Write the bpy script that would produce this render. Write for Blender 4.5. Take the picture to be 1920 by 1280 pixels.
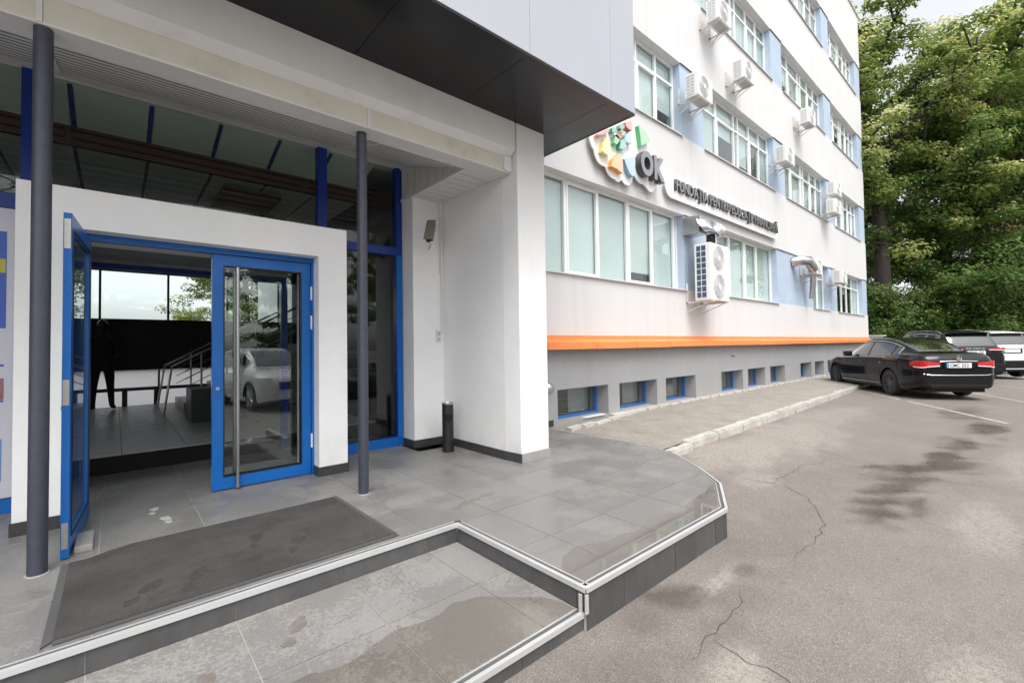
import bpy, bmesh, math, random
import numpy as np
from mathutils import Vector, Matrix, noise

for o in list(bpy.data.objects):
    bpy.data.objects.remove(o)
scene = bpy.context.scene
COL = scene.collection
R = math.radians
random.seed(4)

# ------------------------------------------------------------------ camera
cam_d = bpy.data.cameras.new('camera')
cam = bpy.data.objects.new('camera', cam_d)
COL.objects.link(cam)
cam_d.sensor_width = 36.0
cam_d.lens = 36.0 * 846.0 / 1920.0
cam_d.shift_y = -13.1 / 1920.0
cam_d.clip_start = 0.05
cam_d.clip_end = 2000
_y, _p, _r = R(48.69), R(1.48), R(-0.86)
F = Vector((math.cos(_y) * math.cos(_p), math.sin(_y) * math.cos(_p), math.sin(_p)))
rt = Vector((math.sin(_y), -math.cos(_y), 0))
up = rt.cross(F)
rt2 = rt * math.cos(_r) + up * math.sin(_r)
up2 = -rt * math.sin(_r) + up * math.cos(_r)
cam.matrix_world = Matrix(((rt2.x, up2.x, -F.x, 0), (rt2.y, up2.y, -F.y, 0), (rt2.z, up2.z, -F.z, 1.36), (0, 0, 0, 1)))
scene.camera = cam

# ------------------------------------------------------------------ sky, sun, exposure
SUN_AZ, SUN_EL = R(240), R(60)          # azimuth counted from +X towards +Y
world = bpy.data.worlds.new('World')
scene.world = world
world.use_nodes = True
wn = world.node_tree
wn.nodes.clear()
sky = wn.nodes.new('ShaderNodeTexSky')
sky.sky_type = 'NISHITA'
sky.sun_disc = False
sky.sun_elevation = SUN_EL
sky.sun_rotation = R(90) - SUN_AZ
sky.air_density = 1.0
sky.dust_density = 3.0
sky.ozone_density = 1.0
hsv = wn.nodes.new('ShaderNodeHueSaturation')
hsv.inputs['Saturation'].default_value = 0.16
bg = wn.nodes.new('ShaderNodeBackground')
bg.inputs['Strength'].default_value = 0.15
wo = wn.nodes.new('ShaderNodeOutputWorld')
wn.links.new(sky.outputs[0], hsv.inputs['Color'])
wn.links.new(hsv.outputs[0], bg.inputs['Color'])
wn.links.new(bg.outputs[0], wo.inputs['Surface'])
sun_d = bpy.data.lights.new('sun', 'SUN')
sun_d.energy = 1.15
sun_d.angle = R(35)
sun_d.color = (1.0, 0.97, 0.93)
sun = bpy.data.objects.new('sun', sun_d)
COL.objects.link(sun)
sd = Vector((math.cos(SUN_AZ) * math.cos(SUN_EL), math.sin(SUN_AZ) * math.cos(SUN_EL), math.sin(SUN_EL)))
sun.rotation_euler = sd.to_track_quat('Z', 'Y').to_euler()
scene.view_settings.view_transform = 'Standard'
scene.view_settings.look = 'None'
scene.view_settings.gamma = 1
scene.view_settings.use_curve_mapping = False
scene.view_settings.exposure = 1.12

# ------------------------------------------------------------------ helpers
class MB:
    def __init__(s):
        s.v, s.f = [], []

    def quad(s, *p):
        i = len(s.v)
        s.v += [tuple(q) for q in p]
        s.f.append(tuple(range(i, i + len(p))))
        return s

    def box(s, x0, x1, y0, y1, z0, z1):
        i = len(s.v)
        s.v += [(x0, y0, z0), (x1, y0, z0), (x1, y1, z0), (x0, y1, z0), (x0, y0, z1), (x1, y0, z1), (x1, y1, z1), (x0, y1, z1)]
        for q in ((0, 3, 2, 1), (4, 5, 6, 7), (0, 1, 5, 4), (1, 2, 6, 5), (2, 3, 7, 6), (3, 0, 4, 7)):
            s.f.append(tuple(i + k for k in q))
        return s

    def prism(s, pts, axis, a, b):
        """extrude a 2-D polygon. axis 'z': pts are (x,y); 'y': (x,z); 'x': (y,z)"""
        ar = sum(pts[k][0] * pts[(k + 1) % len(pts)][1] - pts[(k + 1) % len(pts)][0] * pts[k][1] for k in range(len(pts)))
        if (ar < 0) != (axis == 'y'):
            pts = pts[::-1]
        i, n = len(s.v), len(pts)
        for h in (a, b):
            for p in pts:
                s.v.append((p[0], p[1], h) if axis == 'z' else (p[0], h, p[1]) if axis == 'y' else (h, p[0], p[1]))
        s.f.append(tuple(i + k for k in range(n))[::-1])
        s.f.append(tuple(i + n + k for k in range(n)))
        for k in range(n):
            s.f.append((i + k, i + (k + 1) % n, i + n + (k + 1) % n, i + n + k))
        return s

    def path(s, pts, rad, n=8, caps=True):
        pts = [Vector(p) for p in pts]
        rads = rad if isinstance(rad, (list, tuple)) else [rad] * len(pts)
        base = len(s.v)
        d0 = (pts[1] - pts[0]).normalized()
        a = Vector((0, 0, 1)) if abs(d0.z) < .9 else Vector((1, 0, 0))
        u = d0.cross(a).normalized()
        for k, p in enumerate(pts):
            d = (pts[min(k + 1, len(pts) - 1)] - pts[max(k - 1, 0)]).normalized()
            u = (u - d * u.dot(d)).normalized()
            w = d.cross(u)
            for j in range(n):
                t = 2 * math.pi * j / n
                s.v.append(tuple(p + (u * math.cos(t) + w * math.sin(t)) * rads[k]))
        for k in range(len(pts) - 1):
            for j in range(n):
                s.f.append((base + k * n + j, base + k * n + (j + 1) % n, base + (k + 1) * n + (j + 1) % n, base + (k + 1) * n + j))
        if caps:
            s.f.append(tuple(base + j for j in range(n))[::-1])
            s.f.append(tuple(base + (len(pts) - 1) * n + j for j in range(n)))
        return s

    def lathe(s, prof, c=(0, 0, 0), axis='z', n=24):
        """prof: (radius, height) pairs"""
        i = len(s.v)
        for r, h in prof:
            for j in range(n):
                t = 2 * math.pi * j / n
                x, y = r * math.cos(t), r * math.sin(t)
                q = (x, y, h) if axis == 'z' else (x, h, -y) if axis == 'y' else (h, x, y)
                s.v.append((q[0] + c[0], q[1] + c[1], q[2] + c[2]))
        for k in range(len(prof) - 1):
            for j in range(n):
                s.f.append((i + k * n + j, i + k * n + (j + 1) % n, i + (k + 1) * n + (j + 1) % n, i + (k + 1) * n + j))
        s.f.append(tuple(i + j for j in range(n))[::-1])
        s.f.append(tuple(i + (len(prof) - 1) * n + j for j in range(n)))
        return s

    def grid(s, rows, closed=False):
        """rows of points with equal lengths"""
        i, m = len(s.v), len(rows[0])
        for r in rows:
            s.v += [tuple(p) for p in r]
        for a in range(len(rows) - 1):
            for b in range(m - (0 if closed else 1)):
                s.f.append((i + a * m + b, i + a * m + (b + 1) % m, i + (a + 1) * m + (b + 1) % m, i + (a + 1) * m + b))
        return s

    def xf(s, M):
        s.v = [tuple(M @ Vector(p)) for p in s.v]
        return s

    def build(s, name, mat, parent=None, smooth=False, bevel=0.0, local=False):
        off = Vector((0, 0, 0))
        if parent is not None and not local:
            t = parent
            while t is not None:
                off += t.location
                t = t.parent
        me = bpy.data.meshes.new(name)
        me.from_pydata([(p[0] - off.x, p[1] - off.y, p[2] - off.z) for p in s.v], [], s.f)
        if bevel:
            bm = bmesh.new()
            bm.from_mesh(me)
            bmesh.ops.remove_doubles(bm, verts=bm.verts, dist=1e-5)
            bmesh.ops.bevel(bm, geom=list(bm.edges), offset=bevel, segments=2, affect='EDGES', profile=.6)
            bm.to_mesh(me)
            bm.free()
        me.materials.append(mat)
        if smooth:
            me.polygons.foreach_set('use_smooth', [True] * len(me.polygons))
            me.set_sharp_from_angle(angle=R(smooth if smooth is not True else 40))
        me.update()
        o = bpy.data.objects.new(name, me)
        COL.objects.link(o)
        if parent is not None:
            o.parent = parent
        return o


def tag(o, label=None, cat=None, group=None, kind=None):
    for k, v in (('label', label), ('category', cat), ('group', group), ('kind', kind)):
        if v:
            o[k] = v
    return o


def thing(name, loc, label, cat, group=None, rz=0.0):
    o = bpy.data.objects.new(name, None)
    o.empty_display_size = 0.2
    COL.objects.link(o)
    o.location = loc
    o.rotation_euler = (0, 0, rz)
    return tag(o, label, cat, group)


def inst(src, name, loc, parent=None, rz=0.0, sc=(1, 1, 1)):
    o = bpy.data.objects.new(name, src.data)
    COL.objects.link(o)
    o.location, o.rotation_euler, o.scale = loc, (0, 0, rz), sc
    if parent is not None:
        o.parent = parent
    return o


# ------------------------------------------------------------------ materials
def nd(nt, t, **kw):
    n = nt.nodes.new(t)
    for k, v in kw.items():
        setattr(n, k, v)
    return n


def new_mat(name):
    m = bpy.data.materials.new(name)
    m.use_nodes = True
    nt = m.node_tree
    b = nt.nodes['Principled BSDF']
    return m, nt, b


def pm(name, col, rough=.5, metal=0.0, var=.0, scale=3.0, bump=.0, bscale=60.0, spec=.5, coat=0.0, grime=None, gscale=.8, gamt=.5, rvar=0.0, rnd=0.0, stretch=(1, 1, 1), detail=6, speck=0.0, sscale=120.0, streak=0.0, splash=0.0):
    m, nt, b = new_mat(name)
    L = nt.links.new
    b.inputs['Roughness'].default_value = rough
    b.inputs['Metallic'].default_value = metal
    b.inputs['Specular IOR Level'].default_value = spec
    b.inputs['Coat Weight'].default_value = coat
    b.inputs['Coat Roughness'].default_value = .03
    b.inputs['Base Color'].default_value = (*col, 1)
    if not (var or bump or grime or rvar or rnd or speck):
        return m
    geo = nd(nt, 'ShaderNodeNewGeometry')
    mp = nd(nt, 'ShaderNodeMapping')
    mp.inputs['Scale'].default_value = stretch
    L(geo.outputs['Position'], mp.inputs['Vector'])
    cur = None
    rgb = nd(nt, 'ShaderNodeRGB')
    rgb.outputs[0].default_value = (*col, 1)
    cur = rgb.outputs[0]
    if var:
        n1 = nd(nt, 'ShaderNodeTexNoise')
        n1.inputs['Scale'].default_value = scale
        n1.inputs['Detail'].default_value = detail
        n1.inputs['Roughness'].default_value = .65
        L(mp.outputs[0], n1.inputs['Vector'])
        mr = nd(nt, 'ShaderNodeMapRange')
        mr.inputs['From Min'].default_value = .3
        mr.inputs['From Max'].default_value = .7
        mr.inputs['To Min'].default_value = 1 - var
        mr.inputs['To Max'].default_value = 1 + var
        L(n1.outputs[0], mr.inputs['Value'])
        mx = nd(nt, 'ShaderNodeVectorMath', operation='SCALE')
        L(cur, mx.inputs[0])
        L(mr.outputs[0], mx.inputs['Scale'])
        cur = mx.outputs[0]
        if rvar:
            m2 = nd(nt, 'ShaderNodeMapRange')
            m2.inputs['From Min'].default_value = .3
            m2.inputs['From Max'].default_value = .7
            m2.inputs['To Min'].default_value = max(rough - rvar, .02)
            m2.inputs['To Max'].default_value = rough + rvar
            L(n1.outputs[0], m2.inputs['Value'])
            L(m2.outputs[0], b.inputs['Roughness'])
    if rnd:
        oi = nd(nt, 'ShaderNodeObjectInfo')
        mr = nd(nt, 'ShaderNodeMapRange')
        mr.inputs['To Min'].default_value = 1 - rnd
        mr.inputs['To Max'].default_value = 1 + rnd
        L(oi.outputs['Random'], mr.inputs['Value'])
        mx = nd(nt, 'ShaderNodeVectorMath', operation='SCALE')
        L(cur, mx.inputs[0])
        L(mr.outputs[0], mx.inputs['Scale'])
        cur = mx.outputs[0]
    if grime:
        n2 = nd(nt, 'ShaderNodeTexNoise')
        n2.inputs['Scale'].default_value = gscale
        n2.inputs['Detail'].default_value = 9
        n2.inputs['Roughness'].default_value = .7
        L(mp.outputs[0], n2.inputs['Vector'])
        mr = nd(nt, 'ShaderNodeMapRange')
        mr.inputs['From Min'].default_value = .52
        mr.inputs['From Max'].default_value = .78
        mr.inputs['To Max'].default_value = gamt
        L(n2.outputs[0], mr.inputs['Value'])
        mx = nd(nt, 'ShaderNodeMix', data_type='RGBA')
        L(mr.outputs[0], mx.inputs['Factor'])
        L(cur, mx.inputs['A'])
        mx.inputs['B'].default_value = (*grime, 1)
        cur = mx.outputs['Result']
    for amt, kind_ in ((streak, 0), (splash, 1)):
        if not amt:
            continue
        n5 = nd(nt, 'ShaderNodeTexNoise')
        m5 = nd(nt, 'ShaderNodeMapping')
        m5.inputs['Scale'].default_value = (5, 5, .22) if kind_ == 0 else (6, 6, 3)
        L(geo.outputs['Position'], m5.inputs['Vector'])
        n5.inputs['Scale'].default_value = 1.0
        n5.inputs['Detail'].default_value = 6
        L(m5.outputs[0], n5.inputs['Vector'])
        mr = nd(nt, 'ShaderNodeMapRange')
        mr.inputs['From Min'].default_value = .5 if kind_ == 0 else .3
        mr.inputs['From Max'].default_value = .75
        mr.inputs['To Max'].default_value = amt
        L(n5.outputs[0], mr.inputs['Value'])
        fac = mr.outputs[0]
        if kind_ == 1:
            sx = nd(nt, 'ShaderNodeSeparateXYZ')
            L(geo.outputs['Position'], sx.inputs[0])
            hz = nd(nt, 'ShaderNodeMapRange')
            hz.inputs['From Min'].default_value = .55
            hz.inputs['From Max'].default_value = .08
            L(sx.outputs['Z'], hz.inputs['Value'])
            ml = nd(nt, 'ShaderNodeMath', operation='MULTIPLY')
            L(fac, ml.inputs[0])
            L(hz.outputs[0], ml.inputs[1])
            fac = ml.outputs[0]
        mx = nd(nt, 'ShaderNodeMix', data_type='RGBA')
        L(fac, mx.inputs['Factor'])
        L(cur, mx.inputs['A'])
        mx.inputs['B'].default_value = (.42, .39, .35, 1)
        cur = mx.outputs['Result']
    if speck:
        n4 = nd(nt, 'ShaderNodeTexNoise')
        n4.inputs['Scale'].default_value = sscale
        n4.inputs['Detail'].default_value = 3
        n4.inputs['Roughness'].default_value = .75
        L(geo.outputs['Position'], n4.inputs['Vector'])
        mr = nd(nt, 'ShaderNodeMapRange')
        mr.inputs['From Min'].default_value = .3
        mr.inputs['From Max'].default_value = .7
        mr.inputs['To Min'].default_value = 1 - speck
        mr.inputs['To Max'].default_value = 1 + speck
        L(n4.outputs[0], mr.inputs['Value'])
        mx = nd(nt, 'ShaderNodeVectorMath', operation='SCALE')
        L(cur, mx.inputs[0])
        L(mr.outputs[0], mx.inputs['Scale'])
        cur = mx.outputs[0]
    L(cur, b.inputs['Base Color'])
    if bump:
        n3 = nd(nt, 'ShaderNodeTexNoise')
        n3.inputs['Scale'].default_value = bscale
        n3.inputs['Detail'].default_value = 4
        L(mp.outputs[0], n3.inputs['Vector'])
        bp = nd(nt, 'ShaderNodeBump')
        bp.inputs['Strength'].default_value = bump
        bp.inputs['Distance'].default_value = .01
        L(n3.outputs[0], bp.inputs['Height'])
        L(bp.outputs[0], b.inputs['Normal'])
    return m


def glass_mat(name, tint=(.86, .9, .89), ior=1.5, rough=0.0, boost=1.0):
    m, nt, b = new_mat(name)
    nt.nodes.remove(b)
    out = nt.nodes['Material Output']
    tr = nd(nt, 'ShaderNodeBsdfTransparent')
    tr.inputs[0].default_value = (*tint, 1)
    gl = nd(nt, 'ShaderNodeBsdfGlossy')
    gl.inputs['Roughness'].default_value = rough
    gl.inputs['Color'].default_value = (.95, .97, .97, 1)
    geo = nd(nt, 'ShaderNodeNewGeometry')
    dt = nd(nt, 'ShaderNodeVectorMath', operation='DOT_PRODUCT')
    nt.links.new(geo.outputs['Normal'], dt.inputs[0])
    nt.links.new(geo.outputs['Incoming'], dt.inputs[1])
    ab = nd(nt, 'ShaderNodeMath', operation='ABSOLUTE')
    nt.links.new(dt.outputs['Value'], ab.inputs[0])
    om = nd(nt, 'ShaderNodeMath', operation='SUBTRACT', use_clamp=True)
    om.inputs[0].default_value = 1.0
    nt.links.new(ab.outputs[0], om.inputs[1])
    pw = nd(nt, 'ShaderNodeMath', operation='POWER')
    pw.inputs[1].default_value = 5.0
    nt.links.new(om.outputs[0], pw.inputs[0])
    f0 = boost * ((ior - 1) / (ior + 1)) ** 2
    mu = nd(nt, 'ShaderNodeMath', operation='MULTIPLY_ADD', use_clamp=True)
    mu.inputs[1].default_value = 1 - f0
    mu.inputs[2].default_value = f0
    nt.links.new(pw.outputs[0], mu.inputs[0])
    mx = nd(nt, 'ShaderNodeMixShader')
    nt.links.new(mu.outputs[0], mx.inputs[0])
    nt.links.new(tr.outputs[0], mx.inputs[1])
    nt.links.new(gl.outputs[0], mx.inputs[2])
    nt.links.new(mx.outputs[0], out.inputs['Surface'])
    return m


M = {}
M['plaster'] = pm('white_plaster', (.82, .82, .818), .75, var=.03, scale=1.3, bump=.12, bscale=90, grime=(.55, .54, .50), gscale=1.1, gamt=.3, streak=.03, splash=.35)
M['beam'] = pm('weathered_plaster', (.73, .73, .725), .75, var=.05, scale=1.5, bump=.15, bscale=70, grime=(.32, .31, .28), gscale=1.6, gamt=.28)
M['facade'] = pm('facade_plaster', (.62, .618, .616), .8, var=.03, scale=.6, bump=.1, bscale=60, grime=(.60, .56, .52), gscale=.5, gamt=.35, stretch=(1, 1, .35), streak=.17)
M['fascia'] = pm('cream_sheet', (.62, .59, .51), .5, var=.05, scale=2, grime=(.30, .26, .19), gscale=2.2, gamt=.45)
M['ceil'] = pm('white_ceiling_board', (.66, .655, .64), .5, var=.03, scale=2)
M['slat'] = pm('ceiling_slat', (.64, .63, .60), .45, var=.05, scale=4)
M['void'] = pm('dark_void', (.012, .011, .010), .9)
M['blue'] = pm('blue_paint', (.002, .118, .43), .3, var=.06, scale=6, grime=(.02, .06, .2), gscale=9, gamt=.3)
M['bluef'] = pm('blue_frame_paint', (.004, .03, .22), .35, var=.05, scale=4)
M['column'] = pm('grey_column_paint', (.043, .047, .067), .42, var=.12, scale=22, bump=.25, bscale=140)
M['tile'] = pm('stone_tile', (.19, .188, .184), .42, var=.14, scale=5, bump=.35, bscale=45, rvar=.14, rnd=.07, grime=(.23, .22, .21), gscale=2.2, gamt=.5)
M['tile2_plain'] = pm('landing_tile', (.21, .205, .20), .5, var=.16, scale=7, bump=.4, bscale=45, rvar=.15, rnd=.06, grime=(.33, .32, .31), gscale=6, gamt=.55)
M['riser'] = pm('dark_riser_tile', (.075, .074, .074), .45, var=.2, scale=6, bump=.25, bscale=50, rnd=.12, stretch=(1, 1, .4))
M['skirt'] = pm('dark_skirting_tile', (.045, .045, .046), .4, var=.2, scale=8, rnd=.15)
M['skirtl'] = pm('pale_skirting_tile', (.30, .295, .285), .5, var=.08, scale=8)
M['wetst'] = pm('dried_mud_mark', (.17, .15, .135), .6, var=.2, scale=20)
M['pale_print'] = pm('pale_grey_mark', (.42, .42, .41), .6, var=.4, scale=60)
M['grout'] = pm('grout', (.42, .41, .39), .9, var=.15, scale=9)
M['trim'] = pm('aluminium_trim', (.60, .60, .60), .36, metal=.4, var=.05, scale=8)
M['strip'] = pm('anti_slip_strip', (.10, .10, .10), .7)
M['mat'] = pm('carpet_mat', (.062, .056, .054), .95, var=.3, scale=2.4, bump=.9, bscale=260, grime=(.022, .017, .015), gscale=2.6, gamt=.95, speck=.6, sscale=160)
M['rubber'] = pm('rubber_border', (.075, .075, .075), .6, var=.1, scale=10)
M['soffit'] = pm('anthracite_panel', (.011, .0115, .013), .24, var=.1, scale=2, spec=.35)
M['panel'] = pm('light_grey_panel', (.41, .425, .47), .35, var=.02, scale=1)
M['seam'] = pm('panel_seam', (.16, .16, .17), .7)
M['steel'] = pm('brushed_steel', (.50, .49, .47), .28, metal=1.0, var=.06, scale=30)
M['duct'] = pm('galvanised_duct', (.52, .53, .55), .3, metal=1.0, var=.1, scale=9, bump=.12, bscale=14)
M['pvc'] = pm('white_pvc_frame', (.82, .82, .82), .35)
M['sill'] = pm('window_sill', (.62, .61, .60), .5)
M['gskt'] = pm('window_gasket', (.09, .09, .09), .6)
M['bpanel'] = pm('pale_blue_render', (.40, .48, .585), .8, var=.08, scale=1.5, bump=.1, bscale=60)
M['plinth'] = pm('grey_plinth_render', (.30, .30, .305), .85, var=.05, scale=1.4, bump=.15, bscale=70, grime=(.20, .195, .19), gscale=.9, gamt=.4, streak=.1, splash=.4)
M['orange'] = pm('orange_flashing', (.83, .245, .065), .42, var=.06, scale=3, grime=(.55, .12, .03), gscale=2.2, gamt=.5)
M['bblue'] = pm('basement_blue_frame', (.03, .15, .46), .4)
M['blind'] = pm('fabric_blind', (.62, .655, .64), .9, var=.03, scale=2)
M['blindw'] = pm('white_blind', (.72, .74, .73), .9)
M['bblind'] = pm('dusty_blind', (.30, .31, .31), .9)
M['room'] = pm('dim_room', (.10, .10, .10), .9)
M['glass'] = glass_mat('window_glass', (.91, .95, .945), 1.5, boost=1.8)
M['glassd'] = glass_mat('door_glass', (.90, .94, .93), 1.5, boost=2.0)
M['glasst'] = glass_mat('tinted_glazing', (.84, .88, .86), 1.52, boost=.7)
M['acw'] = pm('air_conditioner_white', (.76, .76, .75), .4, var=.02, scale=3)
M['acg'] = pm('fan_grille_grey', (.42, .42, .42), .5)
M['acs'] = pm('louvre_grey', (.55, .55, .55), .5)
M['fin'] = pm('condenser_fins', (.06, .10, .17), .4, metal=.3)
M['rust'] = pm('rusty_steel', (.30, .14, .08), .8, var=.3, scale=12)
M['bracket'] = pm('bracket_paint', (.66, .62, .57), .5, grime=(.35, .17, .09), gscale=8, gamt=.7)
M['letter'] = pm('charcoal_letter', (.06, .06, .062), .35)
M['letf'] = pm('steel_letter_face', (.34, .34, .34), .3, metal=.8)
M['acryl'] = pm('white_sign_plate', (.82, .82, .81), .3)
M['black'] = pm('black_paint', (.012, .012, .013), .4)
M['blackp'] = pm('bin_black', (.014, .014, .015), .35, var=.3, scale=10)
M['cctv'] = pm('camera_housing', (.23, .20, .17), .45)
M['wire'] = pm('white_conduit', (.68, .67, .65), .6)
M['asph'] = None
M['kerb'] = pm('concrete_kerb', (.44, .42, .385), .9, var=.2, scale=5, bump=.9, bscale=30, rnd=.03, speck=.2, sscale=60, grime=(.24, .22, .19), gscale=4, gamt=.5)
M['cement'] = pm('cement_strip', (.50, .48, .45), .9, var=.15, scale=6, bump=.6, bscale=30)
M['walk'] = pm('old_pavement', (.27, .245, .215), .9, var=.16, scale=2.2, bump=.8, bscale=110, grime=(.15, .135, .115), gscale=1.4, gamt=.55, speck=.5, sscale=70)
M['paint'] = pm('worn_road_paint', (.38, .37, .355), .8, var=.25, scale=9, grime=(.2, .19, .18), gscale=6, gamt=.8)
M['crack'] = pm('asphalt_crack', (.085, .074, .067), .9)
M['bark'] = pm('bark', (.045, .037, .030), .95, var=.3, scale=6, bump=.9, bscale=25, stretch=(1, 1, .25))
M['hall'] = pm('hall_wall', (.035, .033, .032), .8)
M['hceil'] = pm('hall_ceiling_panel', (.60, .63, .58), .7)
M['hceil2'] = pm('dark_ceiling_panel', (.32, .34, .31), .7)
M['brown'] = pm('brown_beam', (.075, .03, .022), .7, spec=.2)
M['hfloor'] = pm('hall_floor_tile', (.40, .405, .41), .34, var=.15, scale=5, rvar=.1)
M['vceil'] = pm('vestibule_ceiling', (.36, .36, .38), .6)
M['cabinet'] = pm('painted_cabinet', (.66, .65, .62), .6, var=.06, scale=3)


def drying_tile(name, dry, wetc):
    m, nt, b = new_mat(name)
    L = nt.links.new
    geo = nd(nt, 'ShaderNodeNewGeometry')
    oi = nd(nt, 'ShaderNodeObjectInfo')

    def noi(sc, det):
        n = nd(nt, 'ShaderNodeTexNoise')
        n.inputs['Scale'].default_value = sc
        n.inputs['Detail'].default_value = det
        n.inputs['Roughness'].default_value = .65
        L(geo.outputs['Position'], n.inputs['Vector'])
        return n.outputs[0]

    def rng(src, a, c, lo, hi):
        r = nd(nt, 'ShaderNodeMapRange')
        r.inputs['From Min'].default_value, r.inputs['From Max'].default_value = a, c
        r.inputs['To Min'].default_value, r.inputs['To Max'].default_value = lo, hi
        L(src, r.inputs['Value'])
        return r.outputs[0]
    big, fine, grain = noi(1.7, 4), noi(42, 5), noi(130, 2)
    ad = nd(nt, 'ShaderNodeMath', operation='ADD')
    L(rng(big, .3, .7, -.22, .30), ad.inputs[0])
    L(fine, ad.inputs[1])
    f = rng(ad.outputs[0], .50, .60, 0, 1)
    mx = nd(nt, 'ShaderNodeMix', data_type='RGBA')
    L(f, mx.inputs['Factor'])
    mx.inputs['A'].default_value = (*wetc, 1)
    mx.inputs['B'].default_value = (*dry, 1)
    sc = nd(nt, 'ShaderNodeVectorMath', operation='SCALE')
    L(mx.outputs['Result'], sc.inputs[0])
    mm = nd(nt, 'ShaderNodeMath', operation='MULTIPLY')
    L(rng(grain, .3, .7, .86, 1.14), mm.inputs[0])
    L(rng(oi.outputs['Random'], 0, 1, .94, 1.06), mm.inputs[1])
    L(mm.outputs[0], sc.inputs['Scale'])
    L(sc.outputs[0], b.inputs['Base Color'])
    L(rng(f, 0, 1, .28, .6), b.inputs['Roughness'])
    bp = nd(nt, 'ShaderNodeBump')
    bp.inputs['Strength'].default_value = .3
    bp.inputs['Distance'].default_value = .006
    L(grain, bp.inputs['Height'])
    L(bp.outputs[0], b.inputs['Normal'])
    return m


M['tile2'] = drying_tile('drying_landing_tile', (.25, .24, .23), (.20, .192, .183))
M['tile'] = drying_tile('damp_floor_tile', (.205, .199, .191), (.168, .163, .157))


def frosted():
    m, nt, b = new_mat('frosted_glass')
    nt.nodes.remove(b)
    tr = nd(nt, 'ShaderNodeBsdfTranslucent')
    tr.inputs[0].default_value = (.98, .98, .985, 1)
    di = nd(nt, 'ShaderNodeBsdfDiffuse')
    di.inputs[0].default_value = (.7, .71, .72, 1)
    mx = nd(nt, 'ShaderNodeMixShader')
    mx.inputs[0].default_value = .04
    nt.links.new(tr.outputs[0], mx.inputs[1])
    nt.links.new(di.outputs[0], mx.inputs[2])
    nt.links.new(mx.outputs[0], nt.nodes['Material Output'].inputs['Surface'])
    return m


M['frost'] = frosted()


def asphalt():
    m, nt, b = new_mat('worn_asphalt')
    L = nt.links.new
    geo = nd(nt, 'ShaderNodeNewGeometry')

    def noi(sc, det=6, ro=.6):
        n = nd(nt, 'ShaderNodeTexNoise')
        n.inputs['Scale'].default_value = sc
        n.inputs['Detail'].default_value = det
        n.inputs['Roughness'].default_value = ro
        L(geo.outputs['Position'], n.inputs['Vector'])
        return n.outputs[0]

    def rng(src, a, c, lo, hi):
        r = nd(nt, 'ShaderNodeMapRange')
        r.inputs['From Min'].default_value, r.inputs['From Max'].default_value = a, c
        r.inputs['To Min'].default_value, r.inputs['To Max'].default_value = lo, hi
        L(src, r.inputs['Value'])
        return r.outputs[0]

    def mix(f, a, c):
        x = nd(nt, 'ShaderNodeMix', data_type='RGBA')
        L(f, x.inputs['Factor'])
        for s, k in ((a, 'A'), (c, 'B')):
            if isinstance(s, tuple):
                x.inputs[k].default_value = (*s, 1)
            else:
                L(s, x.inputs[k])
        return x.outputs['Result']

    def math_(op, a, c):
        x = nd(nt, 'ShaderNodeMath', operation=op, use_clamp=True)
        for k, s in enumerate((a, c)):
            if isinstance(s, float):
                x.inputs[k].default_value = s
            else:
                L(s, x.inputs[k])
        return x.outputs[0]
    wet = nd(nt, 'ShaderNodeAttribute', attribute_name='wet').outputs['Fac']
    pale = nd(nt, 'ShaderNodeAttribute', attribute_name='pale').outputs['Fac']
    big = noi(1.6, 8, .65)
    mid = noi(30, 5, .75)
    fine = noi(120, 3, .8)
    vor = nd(nt, 'ShaderNodeTexVoronoi')
    vor.inputs['Scale'].default_value = 95
    L(geo.outputs['Position'], vor.inputs['Vector'])
    c = mix(rng(big, .35, .7, 0, 1), (.160, .137, .125), (.206, .176, .159))
    # pale worn patches, broken up by the middle noise
    pf = math_('MULTIPLY', pale, rng(mid, .38, .60, .25, 1.0))
    c = mix(pf, c, (.34, .305, .265))
    # aggregate speckle
    c = mix(rng(mid, .5, .75, 0, .35), c, (.30, .275, .255))
    c = mix(rng(mid, .48, .25, 0, .45), c, (.10, .09, .085))
    c = mix(rng(fine, .52, .68, 0, .75), c, (.38, .35, .32))
    c = mix(rng(fine, .48, .30, 0, .8), c, (.07, .063, .058))
    st = rng(vor.outputs['Color'], .95, .98, 0, .6)
    c = mix(st, c, (.45, .42, .38))
    # damp patches
    wf = math_('MULTIPLY', wet, rng(big, .25, .6, .55, 1.0))
    c = mix(math_('MULTIPLY', wf, .72), c, (.050, .036, .026))
    L(c, b.inputs['Base Color'])
    ro = rng(wf, 0, .9, .62, .16)
    L(ro, b.inputs['Roughness'])
    bp = nd(nt, 'ShaderNodeBump')
    bp.inputs['Distance'].default_value = .006
    L(rng(wf, .2, 1, .75, .10), bp.inputs['Strength'])
    L(fine, bp.inputs['Height'])
    L(bp.outputs[0], b.inputs['Normal'])
    return m


M['asph'] = asphalt()


def puddle_mat():
    m = glass_mat('puddle_water', (.88, .86, .83), 1.33, rough=.01, boost=1.5)
    return m


M['water'] = puddle_mat()


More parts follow.
